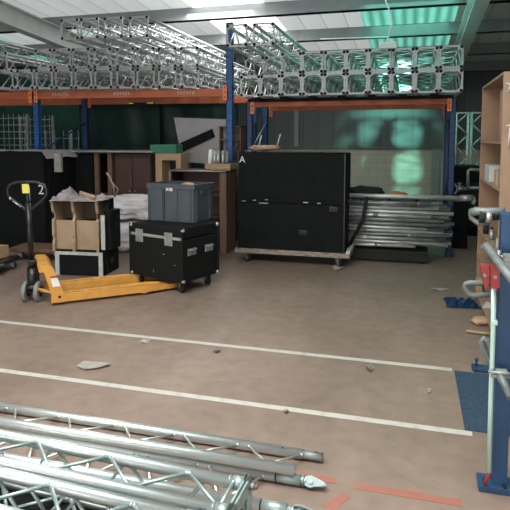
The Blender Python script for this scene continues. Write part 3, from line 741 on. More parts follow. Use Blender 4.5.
# pump + steering wheels
b = MB(); b.tube((-.17,.09,.10), (-.17,.09,.34), .05, seg=18); b.tube((-.17,.09,.34), (-.17,.09,.40), .035, seg=16); b.tube((-.17,.09,.12), (-.17,.09,.17), .07, seg=18); b.box(-.21,-.13,.04,.14,.38,.42,.008); b.tube((-.12,.13,.12),(-.12,.13,.36),.02,seg=12); b.build('hydraulic_pump', 'blackmetal', pt)
b = MB(); b.tube((-.13,.0,.14), (.0,-.12,.115), .016, seg=8); b.build('lift_linkage', 'yellow', pt); b = MB(); b.tube((-.13,.18,.14), (.0,.34,.115), .016, seg=8); b.build('lift_linkage', 'yellow', pt)
# wheels roll along world -Y-ish: axis set facing camera-left
for s in (-1, 1):
    ax = Vector((math.cos(-.45), math.sin(-.45), 0))
    c = Vector((-.17,.09,.10)) + ax*.062*s
    b = MB(); b.tube(c-ax*.020, c+ax*.020, .10, seg=28); b.tube(c-ax*.022, c+ax*.022, .055, seg=20, mi=1); b.tube(c-ax*.027, c+ax*.032, .022, seg=12); b.build('steering_wheel', ['wheel', 'rubber'], pt)
b = MB(); ax = Vector((math.cos(-.45), math.sin(-.45), 0)); c = Vector((-.17,.09,.10)); b.tube(c-ax*.11, c+ax*.11, .014, seg=10); b.build('axle', 'steel', pt)
# handle, leaning very slightly; plane faces the camera
ax = Vector((math.cos(-.42), math.sin(-.42), 0)); p0 = Vector((-.17,.09,.38)); lean = Vector((-.03,-.02,1)).normalized()
def hp(u, v): return p0 + ax*u + lean*v
b = MB(); b.tube(hp(0,0), hp(0,.60), .026, seg=14); b.build('handle_mast', 'blackmetal', pt)
b = MB(); loop = [hp(0,.50), hp(-.05,.56), hp(-.14,.63), hp(-.185,.68), hp(-.19,.735), hp(-.165,.785), hp(-.10,.81), hp(0,.815), hp(.10,.81), hp(.165,.785), hp(.19,.735), hp(.185,.68), hp(.14,.63), hp(.05,.56), hp(0,.50)]
b.path(loop, .013, seg=10); b.tube(hp(0,.50), hp(0,.815), .016, seg=10); b.build('handle_loop', 'blackmetal', pt)
b = MB(); b.path([hp(-.135,.626)-Vector((.01,.01,0)), hp(-.10,.60)-Vector((.01,.01,0)), hp(-.055,.565)-Vector((.01,.01,0))], .006, seg=6); b.path([hp(-.165,.66)-Vector((.01,.01,0)), hp(-.15,.64)-Vector((.01,.01,0))], .011, seg=6); b.build('paint_chip', 'alu', pt)
n_ = ax.cross(lean)
b = MB(); c = hp(-.005,.755); b.bm.verts.new; q = [c+ax*u+lean*v+n_*w_ for w_ in (.018,.026) for u, v in ((-.032,-.05),(.032,-.05),(.032,.04),(-.032,.04))]
vs = [b.bm.verts.new(x) for x in q]
for f in ((0,1,2,3),(7,6,5,4),(0,4,5,1),(1,5,6,2),(2,6,7,3),(3,7,4,0)): b.bm.faces.new([vs[i] for i in f])
b.build('yellow_label', 'yellow_tag', pt)
b = MB(); b.tube(hp(.03,.63)+n_*.02, hp(.032,.78)+n_*.02, .004, seg=6); b.build('control_rod', 'steel', pt)

# ================================================================ LEFT: BIG BLACK BOXES ETC
p = atz(50, 243, 0)
bb = thing('black_case', 'large tall black box numbered 2 behind the pallet truck', 'case', (-6.75, 6.75, 0), math.radians(3))
b = MB(); b.box(0, 1.66, 0, .85, .0, 1.38, .01); b.build('body', 'black', bb)
b = MB(); b.box(.01, 1.65, .01, .84, 1.38, 1.415, .006); b.build('lid', 'black', bb)
b = MB(); b.box(1.66, 1.672, .1, .7, .05, 1.3, .004); b.build('side_panel', 'black', bb)
loc = bb.matrix_world; 
xx2 = (aty(40.5, 190, 6.75+.07).x+6.75)/math.cos(math.radians(3))
zz2 = aty(40.5, 190, 6.83).z
text('2', .20, 'number_two', 'white', bb, T(xx2, -.003, zz2) @ RX(PI/2))
b = MB(); nx, ny = 50, 20; g = []
for i in range(nx+1):
    row = []
    for j in range(ny+1):
        x = -.05+1.78*i/nx; y = -.03+.85*j/ny
        z = .012+.03*abs(noise.noise(Vector((x*3, y*3, 2))))
        if x > 1.66: z -= (x-1.66)*1.5
        row.append(b.bm.verts.new((x, y, z)))
    g.append(row)
for i in range(nx):
    for j in range(ny): b.bm.faces.new((g[i][j], g[i+1][j], g[i+1][j+1], g[i][j+1])).smooth = True
bmesh.ops.solidify(b.bm, geom=b.bm.faces[:], thickness=.005)
o = b.build('dust_sheet', 'sheet'); o.location = (-6.75, 6.75, 1.42); o.rotation_euler = (0,0,math.radians(3)); tag(o, 'pale cloth sheet spread over the large black box numbered 2', 'sheet')
b2 = thing('black_case', 'second tall black box right of the one numbered 2, with grey board on top', 'case', (xat(55,7.7), 7.7, 0))
wv = xat(91.5,7.7)-xat(55,7.7)
b = MB(); b.box(0, wv, 0, .7, 0, 1.36, .01); b.build('body', 'black', b2)
b = MB(); b.box(wv*.15, wv*.15+.02, -.006, 0, .1, 1.3); b.box(wv*.6, wv*.6+.02, -.006, 0, .1, 1.3); b.build('edge_trim', 'blackmetal', b2)
b = MB(); b.box(wv*.3, wv*.5, -.012, -.002, 1.22, 1.30, .003); b.build('label_holder', 'brownwood', b2)
b = MB(); b.box(xat(58,7.6), xat(152,7.6), 7.6, 8.35, 1.405, 1.43, .003); tag(b.build('shelf_board', 'tarp'), 'long grey board laid across the tops of the left cabinets', 'board')
b = MB(); b.box(xat(51,6.9), xat(58,6.9), 6.95, 7.0, 1.13, 1.40, .006)
tag(b.build('hanging_cloth', 'tarp'), 'pale cloth strip hanging at the corner of the large black box', 'cloth')
# brown timber frame / cabinets
sh = thing('wooden_shelving', 'red brown timber shelving frame between black box and brown cabinet', 'shelving', (xat(93.5,7.75), 7.75, 0))
wS = xat(111,7.75)-xat(93.5,7.75)
for x in (0, wS-.075):
    for y in (0, .5): MB().box(x, x+.075, y, y+.06, 0, 1.40, .004).build('post', 'brownwood', sh)
for z in (.1, .7): MB().box(.0, wS, .0, .56, z, z+.03).build('shelf', 'brownwood', sh)
cb = thing('wooden_cabinet', 'dark red brown cabinet under the grey board, left of the plywood stand', 'cabinet', (xat(114,7.8), 7.8, 0))
wC = xat(150,7.8)-xat(114,7.8)
b = MB(); b.box(0, wC, .02, .5, 0, 1.38, .004); b.build('body', 'redwood', cb)
for q in range(2):
    d_ = MB().box(q*wC/2+.01, (q+1)*wC/2-.01, 0, .02, .05, 1.34, .004).build('door', 'redwood', cb); MB().tube((wC/2+(-.05 if q == 0 else .05), -.02, .8), (wC/2+(-.05 if q == 0 else .05), 0, .8), .012, seg=10).build('knob', 'steel', d_)
# plywood stand and green box
ps = thing('plywood_stand', 'plywood stand with square opening carrying a green box', 'stand', (xat(155,7.7), 7.7, 0))
wP = xat(180.5,7.7)-xat(155,7.7); zP = 1.39
b = MB(); b.box(0, .11, 0, .3, 0, zP-.1, .003); b.build('leg', 'plywood', ps); b = MB(); b.box(wP-.08, wP, 0, .3, 0, zP-.1, .003); b.build('leg', 'plywood', ps)
b = MB(); b.box(0, wP, 0, .3, zP-.1, zP, .003); b.build('top', 'plywood', ps); b = MB(); b.box(.11, wP-.08, .0, .28, .55, .6); b.build('shelf', 'plywood', ps)
b = MB(); b.box(xat(152,7.8), xat(178,7.8), 7.72, 7.98, zP+.002, zP+.135, .004); tag(b.build('green_box', 'greencard'), 'flat green box lying on the plywood stand', 'box')
# grey table/shelf with metal edge
zt2 = 1.17
tb = thing('shelf_unit', 'brown open shelf unit with metal edged top behind the grey crate', 'shelving', (xat(169,7.3), 7.3, 0))
wT = xat(226,7.3)-xat(169,7.3)
MB().box(0, wT, 0, .45, zt2-.025, zt2, .004).build('top', 'redwood', tb)
b = MB(); b.tube((.01,-.01,zt2-.01), (wT,-.01,zt2-.01), .010, seg=8); b.tube((.01,-.01,zt2-.02), (.01,-.01,0), .012, seg=8); b.build('metal_edge', 'alu_dull', tb)
b = MB(); b.box(wT-.10, wT-.0, .0, .45, 0, zt2-.03, .003); b.build('side_panel', 'brownwood', tb)
MB().box(0, .03, .02, .45, 0, zt2-.03).build('side_panel', 'redwood', tb)
for z in (.12, .50, .82): MB().box(.03, wT-.1, .02, .45, z, z+.02).build('shelf', 'redwood', tb)
MB().box(.0, wT, .43, .45, 0, zt2-.03).build('back_panel', 'redwood', tb)
tr = thing('wooden_tray', 'plywood tray with cut out front edge holding metal cans', 'tray', (xat(204,7.35), 7.35, zt2+.002))
wR = xat(231,7.35)-xat(204,7.35)
b = MB(); b.box(0, wR, 0, .28, .0, .012); b.prism([(0,.0),(.08,.0),(.11,.03),(.16,.0),(.24,.0),(.28,.03),(wR,.01),(wR,.09),(0,.09)], 0, .015); b.prism([(0,.0),(wR,0),(wR,.09),(0,.09)], .27, .28); b.box(0,.012,0,.28,0,.09); b.box(wR-.012,wR,0,.28,0,.09); b.build('body', 'plywood', tr)
for i, (px, r, h, m) in enumerate(((209,.030,.27,'white'),(214,.024,.255,'alu'),(218,.024,.255,'alu_dull'),(222.5,.022,.255,'alu'),(227,.028,.25,'tube_dark'))):
    b = MB(); x = xat(px, 7.45); y = 7.45+.02*(i % 2); b.tube((x, y, 0), (x+(.03 if i == 0 else 0), y, h), r, seg=16); b.tube((x+(.03 if i == 0 else 0), y, h), (x+(.03 if i == 0 else 0), y, h+.006), r*.8, seg=16)
    o = b.build('metal_canister', m); o.location = (0,0,zt2+.016); tag(o, ['white leaning canister, leftmost in the plywood tray','silver canister second from left in plywood tray','dull grey canister in middle of plywood tray','silver canister fourth from left in plywood tray','dark canister at right end of plywood tray'][i], 'canister')
# leaning grey board with black bar
gb = thing('grey_board', 'large pale grey board leaning behind the shelf, black bar across it', 'board', (xat(174,8.3), 8.3, 1.0))
wG = xat(230,8.3)-xat(174,8.3)
zT = aty(180,118,8.3).z-1.0
b = MB(); b.prism([(.0,zT+.01),(wG,zT-.03),(wG,-.02+aty(200,164,8.3).z-1.0),(.14,aty(200,162,8.3).z-1.0)], 0, .02); b.build('panel', 'greyboard', gb)
b = MB(); q = [aty(180.5,143,8.27),aty(212,129,8.27),aty(214.5,137,8.27),aty(183,151.5,8.27)]
b.prism([(v.x-gb.location.x, v.z-1.0) for v in q], -.05, -.002); b.build('black_bar', 'black', gb)
b = MB(); b.box(.2,.26,.03,.09,-1.0,.5); b.box(wG-.2,wG-.14,.03,.09,-1.0,.5); b.build('leg', 'redwood', gb)
sc = thing('small_cabinet', 'small brown open compartment cabinet behind the tall blue upright', 'cabinet', (xat(219,8.15), 8.15, 0))
wQ = xat(241,8.15)-xat(219,8.15); zb_, zt_ = aty(230,153,8.15).z, aty(230,126,8.15).z
b = MB()
b.box(0,wQ,0,.3,zt_-.02,zt_); b.box(0,wQ,0,.3,zb_,zb_+.02); b.box(0,.02,0,.3,0,zt_); b.box(wQ-.02,wQ,0,.3,0,zt_); b.box(0,wQ,.28,.3,0,zt_)
b.build('body', 'brownwood', sc); MB().box(.02,wQ-.02,.01,.28,(zb_+zt_)/2-.01,(zb_+zt_)/2+.01).build('shelf', 'brownwood', sc)
# low stuff far left: plywood crate, dolly with castor
lc = thing('low_trolley', 'low black trolley with castors at left edge under plywood box', 'trolley', (-5.05, 5.25, 0), .15)
b = MB(); b.box(-.6, .42, 0, .5, .10, .15, .005); b.build('deck', 'blackmetal', lc)
b = MB(); b.path([(-.6,-.03,.12),(.36,-.03,.12),(.42,.0,.13),(.45,.1,.13)], .012, seg=8); b.build('rail', 'steel', lc)
for x in (-.4, .34):
    for y in (.08, .42): castor(lc, x, y, .10, r=.04, ang=.3)
b = MB(); b.box(-5.60, -4.80, 5.38, 5.72, .155, .30, .004); tag(b.build('plywood_box', 'plywood'), 'shallow plywood box on the low trolley at the left edge', 'box')
g_ = thing('equipment_dolly', 'small dusty dolly with castors on floor behind pallet truck handle', 'dolly', (xat(32,6.2), 6.15, 0), .1)
b = MB(); b.box(-.35,.35,0,.4,.12,.17,.004); b.build('deck', 'brownwood', g_)
for x in (-.25,.28): castor(g_, x, .06, .12, r=.05, ang=.4)
for i, (px, py, sx, sy, rz) in enumerate(((58,247,.5,.25,.3),(66,250,.4,.12,-.2),(50,252,.6,.12,.5))):
    p = atz(px, py); b = MB(); b.box(-sx/2, sx/2, -sy/2, sy/2, 0+.03*i, .025+.03*i, .003, T(p.x+.12, p.y+.25, 0) @ RZ(rz)); tag(b.build('wood_offcut', 'brownwood'), ['wide wood offcut on floor left of the speaker boxes','narrow wood offcut on floor left of the speaker boxes','long wood offcut on the pile beside the large black box'][i], 'offcut')
# wire cages in left back
def cage(x0, x1, Y, z0, z1, label, step=.12, m='alu_dull'):
    t = thing('wire_cage', label, 'cage', (x0, Y, 0)); w_ = x1-x0
    for (x, y) in ((0,0),(w_,0),(0,.8),(w_,.8)): MB().box(x-.02, x+.02, y-.02, y+.02, 0, z1).build('post', m, t)
    for y in (0, .8):
        b = MB(); x = step
        while x < w_: b.tube((x,y,z0), (x,y,z1), .006, seg=5); x += step
        z = z0
        while z <= z1+.01: b.tube((0,y,z), (w_,y,z), .008, seg=5); z += step*1.1
        b.build('mesh_panel', m, t)
    return t
cage(xat(-6,9.3), xat(28,9.3), 9.3, .3, 2.1, 'tall wire mesh cage at far left behind large black box')
cage(xat(46,9.4), xat(72,9.4), 9.4, .3, 1.78, 'shorter wire mesh cage standing behind the second black box', .2)

# ================================================================ TUBE PILE right centre
x_l = -.95
bs = thing('flat_trolley', 'low black flat trolley on floor under the pile of metal tubes', 'trolley', (xat(352,7.35), 7.35, 0))
wB = xat(431,7.35)-xat(352,7.35)
b = MB(); b.box(0, wB, 0, .75, .12, .16, .005); b.box(0, wB, 0, .02, .03, .12); b.build('deck', 'rubber', bs)
for x in (.08, wB-.08):
    for y in (.1, .65): castor(bs, x, y, .12, r=.045)
pst = MB(); pst.path([(xat(350,7.33), 7.33, .18), (xat(364,7.33), 7.33, .55), (xat(368,7.33), 7.33, .86)], .022, seg=8); tag(pst.build('black_strap_bar', 'rubber'), 'black bent bar standing in front of the metal tube pile beside box A', 'bar')
tubeproto = {}
def pile_tube(xa, xb, y, z, r, m, label, group, sq=False):
    b = MB()
    if sq: b.box(xa, xb, y-r*1.4, y+r*1.4, z-r*.8, z+r*.8, .002)
    else:
        dz = random.uniform(-.006,.006); b.tube((xa, y, z-dz), (xb, y, z+dz), r, seg=12); b.tube((xb-.003, y, z+dz), (xb+.001, y, z+dz), r*.8, seg=12, mi=1)
    if random.random() < .5:
        xc = random.uniform(xa+.3, xb-.15); b.tube((xc, y, z), (xc+random.uniform(.03,.08), y, z), r+.003, seg=12, mi=2)
    o = b.build('metal_tube', [m, 'hole', random.choice(('rubber','palegrey','tube_dark'))])
    return tag(o, label, 'tube', group)
zc = .19; lay = 0
ends = [420,449,438,452,443,431,454,447,436,455,441,428]
zs_ = []
while zc < .80:
    r = random.choice((.024,.027,.024,.021)); zc += r
    for row in range(4):
        Y = 7.42+.17*row+random.uniform(-.01,.01)
        m = random.choice(('tube_mid','tube_dark','tube_mid','alu_dull'))
        if row == 0 and lay in (4, 10): m = 'alu_frame'
        xb = xat(ends[(lay+row*3) % 12]+random.uniform(-3,3), Y)
        pile_tube(x_l+random.uniform(-.3,.05), xb, Y, zc+(.004 if row else 0), r, m, 'straight metal tube in the stacked pile between box A and blue upright', 'metal tubes in the stacked pile')
    zc += r+.004; lay += 1
ztop2 = zc
for (pb, Y, z, r, m, lab) in ((432,7.36,ztop2-.02,.026,'tube_dark','dark tube on front top edge of the tube pile, short'),
                              (462,7.55,ztop2+.03,.03,'alu_dull','pale grey flat tube near top of the tube pile')):
    pile_tube(x_l, xat(pb, Y), Y, z, r, m, lab, None)
lt = thing('long_pipe', 'long grey pipe with angled end lying on top of the tube pile', 'pipe')
zz = aty(440,198,7.5).z
MB().tube((x_l-.2, 7.5, zz), (xat(466,7.5), 7.5, zz+.005), .030, seg=14).build('tube', 'tube_mid', lt)
b = MB(); b.tube((xat(462,7.5), 7.5, zz+.004), (xat(475,7.5), 7.5, zz+.01), .042, seg=14); b.path([(xat(474,7.5),7.5,zz+.03),(xat(476.5,7.5),7.5,zz-.02),(xat(475,7.5),7.5,zz-.07)], .026, seg=8); b.build('end_fitting', 'alu_dull', lt)
b = MB()
for i in range(4): b.box(x_l+.3+i*.35, x_l+.34+i*.35, 7.4, 8.0, ztop2+.0, zz-.034)
tag(b.build('timber_spacer', 'black'), 'dark timber spacers under the long grey pipe', 'spacer')
o = lump('black_bag', 'rubber', .50, .34, .14, .1, 4, 3, 4, .3, None, (xat(366,7.75), 7.75, zz-.03), .1, .1); tag(o, 'soft black bag lying on top of the tube pile', 'bag')
o = lump('orange_cloth', 'orangecloth', .26, .22, .08, .1, 5, 8, 4, .3, None, (xat(399,7.7), 7.7, zz-.03), .1, .1); tag(o, 'crumpled orange cloth on top of the tube pile', 'cloth')
o = lump('white_cloth', 'sheet', .22, .15, .05, .1, 5, 4, 4, .3, None, (xat(393,7.58), 7.62, zz-.03), .1, .1); tag(o, 'small white cloth under the orange cloth on tube pile', 'cloth')

# ================================================================ RIGHT BACK: dark case, standing trusses, clamps
b = thing('black_case', 'dark box in the shadow behind the blue upright at right', 'case', (xat(455,9.8), 9.8, 0))
wv = xat(483,9.8)-xat(455,9.8)
MB().box(0, wv, 0, .9, 0, 1.15, .01).build('body', 'black', b); MB().box(.05, wv-.05, -.01, 0, .15, .9, .004).build('front_panel', 'rubber', b)
for (px, Y, lab) in ((462.3, 10.9, 'dark standing truss behind the chipboard shelf, left one'), (478, 10.9, 'dark standing truss behind the chipboard shelf, right one')):
    t = thing('standing_truss', lab, 'truss', (xat(px, Y), Y, 0)); 
    L = aty(470,112,Y).z
    inner = bpy.data.objects.new('truss_body', None); C.objects.link(inner); inner.parent = t; inner.rotation_euler = (PI/2,0,0); inner.location = (0,.12,0)
    S = .24; h = S/2-.015
    C.objects.unlink(inner); bpy.data.objects.remove(inner)
    for sx in (-1,1):
        for sy in (-1,1): MB().tube((sx*h, sy*h+.12, 0), (sx*h, sy*h+.12, L), .015, seg=8).build('chord', 'tube_mid', t)
    bq = MB(); n = 10
    for i in range(n):
        za, zb2 = L*i/n, L*(i+1)/n
        for sy in (-1,1):
            s2 = 1 if i % 2 else -1; bq.tube((-h*s2, sy*h+.12, za), (h*s2, sy*h+.12, zb2), .009, seg=6)
    for z in (.01, L-.01):
        bq.box(-S/2, S/2, 0, .03, z-.01, z+.01); bq.box(-S/2, S/2, S-.03, S, z-.01, z+.01)
    bq.build('lacing', 'tube_mid', t)
# tube frame + clamps near (467-480,170-190)
pf = MB(); Y = 8.8
pf.path([aty(468,188,Y), aty(468,171,Y), aty(470,169.5,Y), aty(486,170,Y)], .025, seg=8); pf.path([aty(468,188,Y), aty(486,188,Y)], .022, seg=8); pf.tube(aty(483,170,Y), Vector((aty(483,170,Y).x, Y, 0)), .022, seg=8)
tag(pf.build('pipe_rail', 'alu_dull'), 'small grey tube frame standing behind the chipboard shelf', 'frame')
def clampshape(name, p, s, m, label, seed=0, parent=None):
    random.seed(seed); b = MB()
    b.tube(p+Vector((-.03,0,0))*s, p+Vector((.05,0,.01))*s, .03*s, seg=10)
    for k_ in range(4):
        a = random.uniform(0, 2*PI); d = Vector((math.cos(a), random.uniform(-.3,.3), math.sin(a)))*.06*s; b.tube(p, p+d, .012*s, seg=6); b.tube(p+d, p+d*1.25, .02*s, seg=6)
    o = b.build(name, m, parent); 
    return tag(o, label, 'clamp') if not parent else o
b9 = MB().box(xat(452,8.7), xat(470,8.7), 8.6, 9.0, 0, aty(460,195,8.7).z, .01).build('black_crate', 'black'); tag(b9, 'black crate on floor in shadow beside the blue upright', 'crate')
clampshape('scaffold_clamp', aty(459,191.5,8.75)+Vector((0,0,.035)), 1.3, 'alu', 'pale metal clamp on the black crate beside blue upright', 3)

# ================================================================ CHIPBOARD SHELF UNIT right
cu_ = thing('chipboard_shelf', 'tall open chipboard shelf unit at the right edge facing left', 'shelving', (.655, 4.62, 0))
D_, Wc, Hc = 1.35, .60, 2.12
xs_ = 0
MB().box(0, Wc, 0, .018, 0, Hc, .002).build('side_panel', 'chip', cu_)
MB().box(0, Wc, D_-.018, D_, 0, Hc, .002).build('side_panel', 'chip2', cu_)
MB().box(Wc-.018, Wc, .018, D_-.018, 0, Hc).build('back_panel', 'chip2', cu_)
MB().box(0, Wc, 0.018, D_-.018, Hc-.018, Hc).build('top', 'chip', cu_)
zsh = [aty(481,y,5.95).z for y in (141,178,229)]+[.45,.06]
for z in zsh: MB().box(.0, Wc-.018, .018, D_-.018, z-.018, z).build('shelf', 'chip', cu_)
def tape(pts, m='paper'):
    b = MB(); b.path(pts, .008, seg=6); return b.build('torn_tape', m, cu_)
zq = lambda y: aty(506,y,4.62).z
tape([(.03,-.004,zq(92)),(.06,-.004,zq(84)),(.10,-.004,zq(80))]); tape([(.02,-.004,zq(83)),(.08,-.004,zq(87))])
tape([(.03,-.004,zq(126)),(.10,-.004,zq(124)),(.12,-.004,zq(125))]); tape([(.06,-.004,zq(126)),(.05,-.004,zq(146))]); tape([(.10,-.004,zq(126)),(.08,-.004,zq(140))])
def carton(x0,x1,y0,y1,z0,h,m,label,strip=True,nm='cardboard_box'):
    x0 += .036; x1 += .036; y0 = 4.64+(y0-4.42)*.8; y1 = 4.64+(y1-4.42)*.8
    t = thing(nm, label, 'box', ((x0+x1)/2,(y0+y1)/2,z0)); a, c = (x1-x0)/2, (y1-y0)/2
    MB().box(-a,a,-c,c,0,h,.003).build('body', m, t)
    b = MB(); b.box(-.025,.025,-c-.001,c+.001,h-.001,h+.001); b.box(-a-.001,-a,-.02,.02,0,h); b.build('packing_tape', 'paper', t)
    return t
carton(.66,.98, 4.55,4.95, zsh[0]+.001,.42,'chip','tall brown carton on upper shelf of the chipboard unit')
carton(.645,.92,4.62,5.05, zsh[1]+.001,.13,'plywood','small brown carton beside the white box on middle shelf')
carton(.635,.80,5.35,5.75, zsh[1]+.001,.15,'whitepaint','white box on the middle shelf of the chipboard unit', nm='white_box')
def bottle(x, y, z, m, label, s=1.):
    x += .036; y = 4.64+(y-4.42)*.8; b = MB(); b.tube((x,y,z),(x,y,z+.09*s),.03*s,seg=14); b.tube((x,y,z+.09*s),(x,y,z+.115*s),.03*s,.012*s,seg=14); b.tube((x,y,z+.115*s),(x,y,z+.14*s),.013*s,seg=10,mi=1)
    tag(b.build('bottle', [m,'rubber']), label, 'bottle')
bottle(.67,5.3,zsh[2]+.001,'alu_dull','small silver bottle on lower shelf of the chipboard unit, far one',.8); bottle(.67,4.72,zsh[2]+.001,'whitepaint','small white bottle on lower shelf of chipboard unit, near one',.9)
bottle(.66,5.7,zsh[2]+.001,'rubber','black bottle on lower shelf of chipboard unit, furthest back',.9)

# ================================================================ BLUE TUBE TROLLEY at right foreground
np_ = thing('tube_stand', 'navy blue steel stand holding loose tubes at the right edge', 'stand', (0,0,0))
PY = 2.66; PX = (aty(492.5,470,PY).x+aty(505,470,PY).x)/2
b = MB(); b.box(PX-.032, PX+.032, PY-.032, PY+.032, .03, 1.285, .004); b.build('post', 'navy', np_)
b = MB(); b.box(PX-.09, PX+.30, PY-.055, PY+.05, 0, .032, .004); b.build('foot', 'navy', np_)
b = MB(); b.tube((PX-.06,PY-.02,.032),(PX-.06,PY-.02,.045),.011,seg=6); b.tube((PX+.02,PY-.05,.036),(PX+.02,PY-.05,.046),.009,seg=6); b.build('bolt', 'blackmetal', np_)
P2Y = 4.25; P2X = xat(484,P2Y)
PY2 = 4.3; PX2 = .50
# helper: tube whose pixel path lies on a plane of constant Y
def pxtube(name, pts, Y, r, m, label, cat='tube', parent=None):
    b = MB(); b.path([aty(x, y, Y) for x, y in pts], r, seg=12); b.tube(aty(*pts[0], Y), aty(*pts[0], Y)+(aty(*pts[0], Y)-aty(*pts[1], Y)).normalized()*.004, r*.8, seg=12)
    o = b.build(name, m, parent); return tag(o, label, cat) if not parent else o
yy = PY-.075
# upper arm: pale grey clamp bar at y~212
ua = thing('scaffold_tube', 'grey tube with bulky clamp end at top of the blue stand', 'tube')
b = MB(); b.path([aty(505,211.5,yy+.13), aty(486,212,yy+.15), aty(476,211,yy+.16), aty(471,213,yy+.17)], .020, seg=12); b.path([aty(471,212,yy+.17), aty(471.5,218,yy+.17), aty(478,223,yy+.16), aty(490,222.5,yy+.15)], .013, seg=10)
b.build('tube', 'stand_tube', ua)
b = MB(); b.tube(aty(479,216.5,yy+.15), aty(485,217,yy+.15), .030, seg=12); b.build('clamp_jaw', 'rubber', ua); b = MB(); b.tube(aty(493,214,yy+.15), aty(499,214,yy+.15), .030, seg=12); b.build('clamp_jaw', 'rubber', ua)
b = MB(); b.tube(aty(486,217,yy+.12), aty(491,217.5,yy+.12), .024, seg=12); b.build('clamp_screw', 'alu_dull', ua)
b = MB(); b.path([aty(484.5,246,yy), aty(487,247,yy-.01), aty(493,255,yy-.06), aty(503,268,yy-.16), aty(516,284,yy-.26)], .018, seg=14); b.tube(aty(484,245,yy), aty(486.5,247.5,yy), .020, seg=14, mi=1)
tag(b.build('scaffold_tube', ['stand_tube','tube_dark']), 'grey tube slanting towards the viewer from the blue stand, middle height', 'tube')
b = MB(); b.tube(aty(503,247,yy+.125), aty(520,247,yy+.125), .020, seg=14); b.tube(aty(502,247,yy+.125), aty(504,247,yy+.125), .023, seg=14)
tag(b.build('scaffold_tube', 'stand_tube'), 'short grey tube end beyond the blue post at right edge', 'tube')
cl = thing('swivel_clamp', 'dull steel swivel clamp gripping tubes on the blue stand at right edge', 'clamp')
b = MB(); c0 = aty(505,262,yy-.03); b.tube(c0+Vector((-.03,0,.02)), c0+Vector((.06,0,.02)), .012, seg=8); b.tube(c0+Vector((-.03,0,-.02)), c0+Vector((.06,0,-.02)), .010, seg=8); b.build('hinge_bolt', 'tube_dark', cl)
b = MB(); b.box(c0.x-.01, c0.x+.05, c0.y-.02, c0.y+.03, c0.z-.035, c0.z+.035, .008); b.tube(c0+Vector((-.025,0,-.05)), c0+Vector((-.025,0,.05)), .008, seg=8); b.build('jaw', 'tube_dark', cl)
# lower L-shaped tube y 283-297
pxtube('bent_tube', [(496,283.5),(470,283),(465.5,284),(465,287),(468,293),(473,295.5),(481,295),(498,294)], yy+.12, .013, 'stand_tube', 'grey tube bent into a narrow hook beside the red clamps')
pxtube('bent_tube', [(495,352),(491,349),(487,341),(484,338.5),(481.5,341),(484,350),(489,360),(492,366)], yy+.12, .014, 'stand_tube', 'grey hooked tube end low down behind the mint tube')
b = MB(); b.path([aty(499,374,yy-.02), aty(503,381,yy-.05), aty(511,398,yy-.12)], .017, seg=12); b.tube(aty(498.5,373,yy-.02), aty(500,375.5,yy-.02), .020, seg=12)
tag(b.build('scaffold_tube', 'stand_tube'), 'grey tube end low on the blue post at right edge', 'tube')
cl2 = thing('swivel_clamp', 'small dark steel clamp low on the blue post above tube end', 'clamp'); c0 = aty(503,375,yy-.03)
b = MB(); b.tube(c0+Vector((-.06,0,.008)), c0+Vector((.05,0,.008)), .007, seg=8); b.tube(c0+Vector((-.05,0,-.01)), c0+Vector((.05,0,-.01)), .007, seg=8); b.build('hinge_bolt', 'tube_dark', cl2)
b = MB(); b.box(c0.x-.03, c0.x+.02, c0.y, c0.y+.03, c0.z-.02, c0.z+.02, .005); b.build('jaw', 'tube_dark', cl2)
pxtube('steel_rod', [(497,347),(520,349)], yy+.115, .008, 'tube_dark', 'thin dark rod across the blue post at the right edge')
# red clamps
for (x0, x1, y0, y1, y2, dy, lab) in ((480.5,488.5,266,285,290,.03,'red block clamp, left of the pair above mint tube'), (491,499.8,266,288,289,-.01,'red block clamp, right of the pair beside blue post')):
    t = thing('red_clamp', lab, 'clamp'); Y = yy-.04+dy
    q = [aty(x0,y0,Y), aty(x1,y0+.5,Y), aty(x1,y1,Y), aty((x0+x1)/2+1,y2,Y), aty(x0+(3 if x0 < 485 else .6),y1-(5 if x0 < 485 else 0),Y)]
    b = MB(); b.prism([(v.x, v.z) for v in q], Y, Y+.06); b.build('block', 'red', t)
    b = MB(); v = aty((x0+x1)/2, (y0+y1)/2, Y); b.tube((v.x, Y-.004, v.z), (v.x, Y+.0, v.z), .008, seg=10); b.build('screw', 'tube_dark', t)
# mint tube
b = MB(); b.path([aty(493.5,288,yy), aty(493.2,330,yy), aty(490.8,400,yy+.0), aty(489,472,yy)], .0105, seg=16); 
mt_ = thing('mint_tube', 'pale mint green tube hanging upright beside the blue post', 'tube')
b.build('tube', 'mint', mt_)
b = MB(); v = aty(494,322,yy); b.box(v.x-.012, v.x+.014, v.y-.014, v.y+.014, v.z-.012, v.z+.012, .004); b.build('collar', 'mint', mt_)
b = MB(); b.path([aty(489,472,yy), aty(488.5,476,yy), aty(486,480,yy), aty(484.5,484,yy+.03)], .008, seg=8); b.build('red_tip', 'red', mt_, label='dull red lower tip')

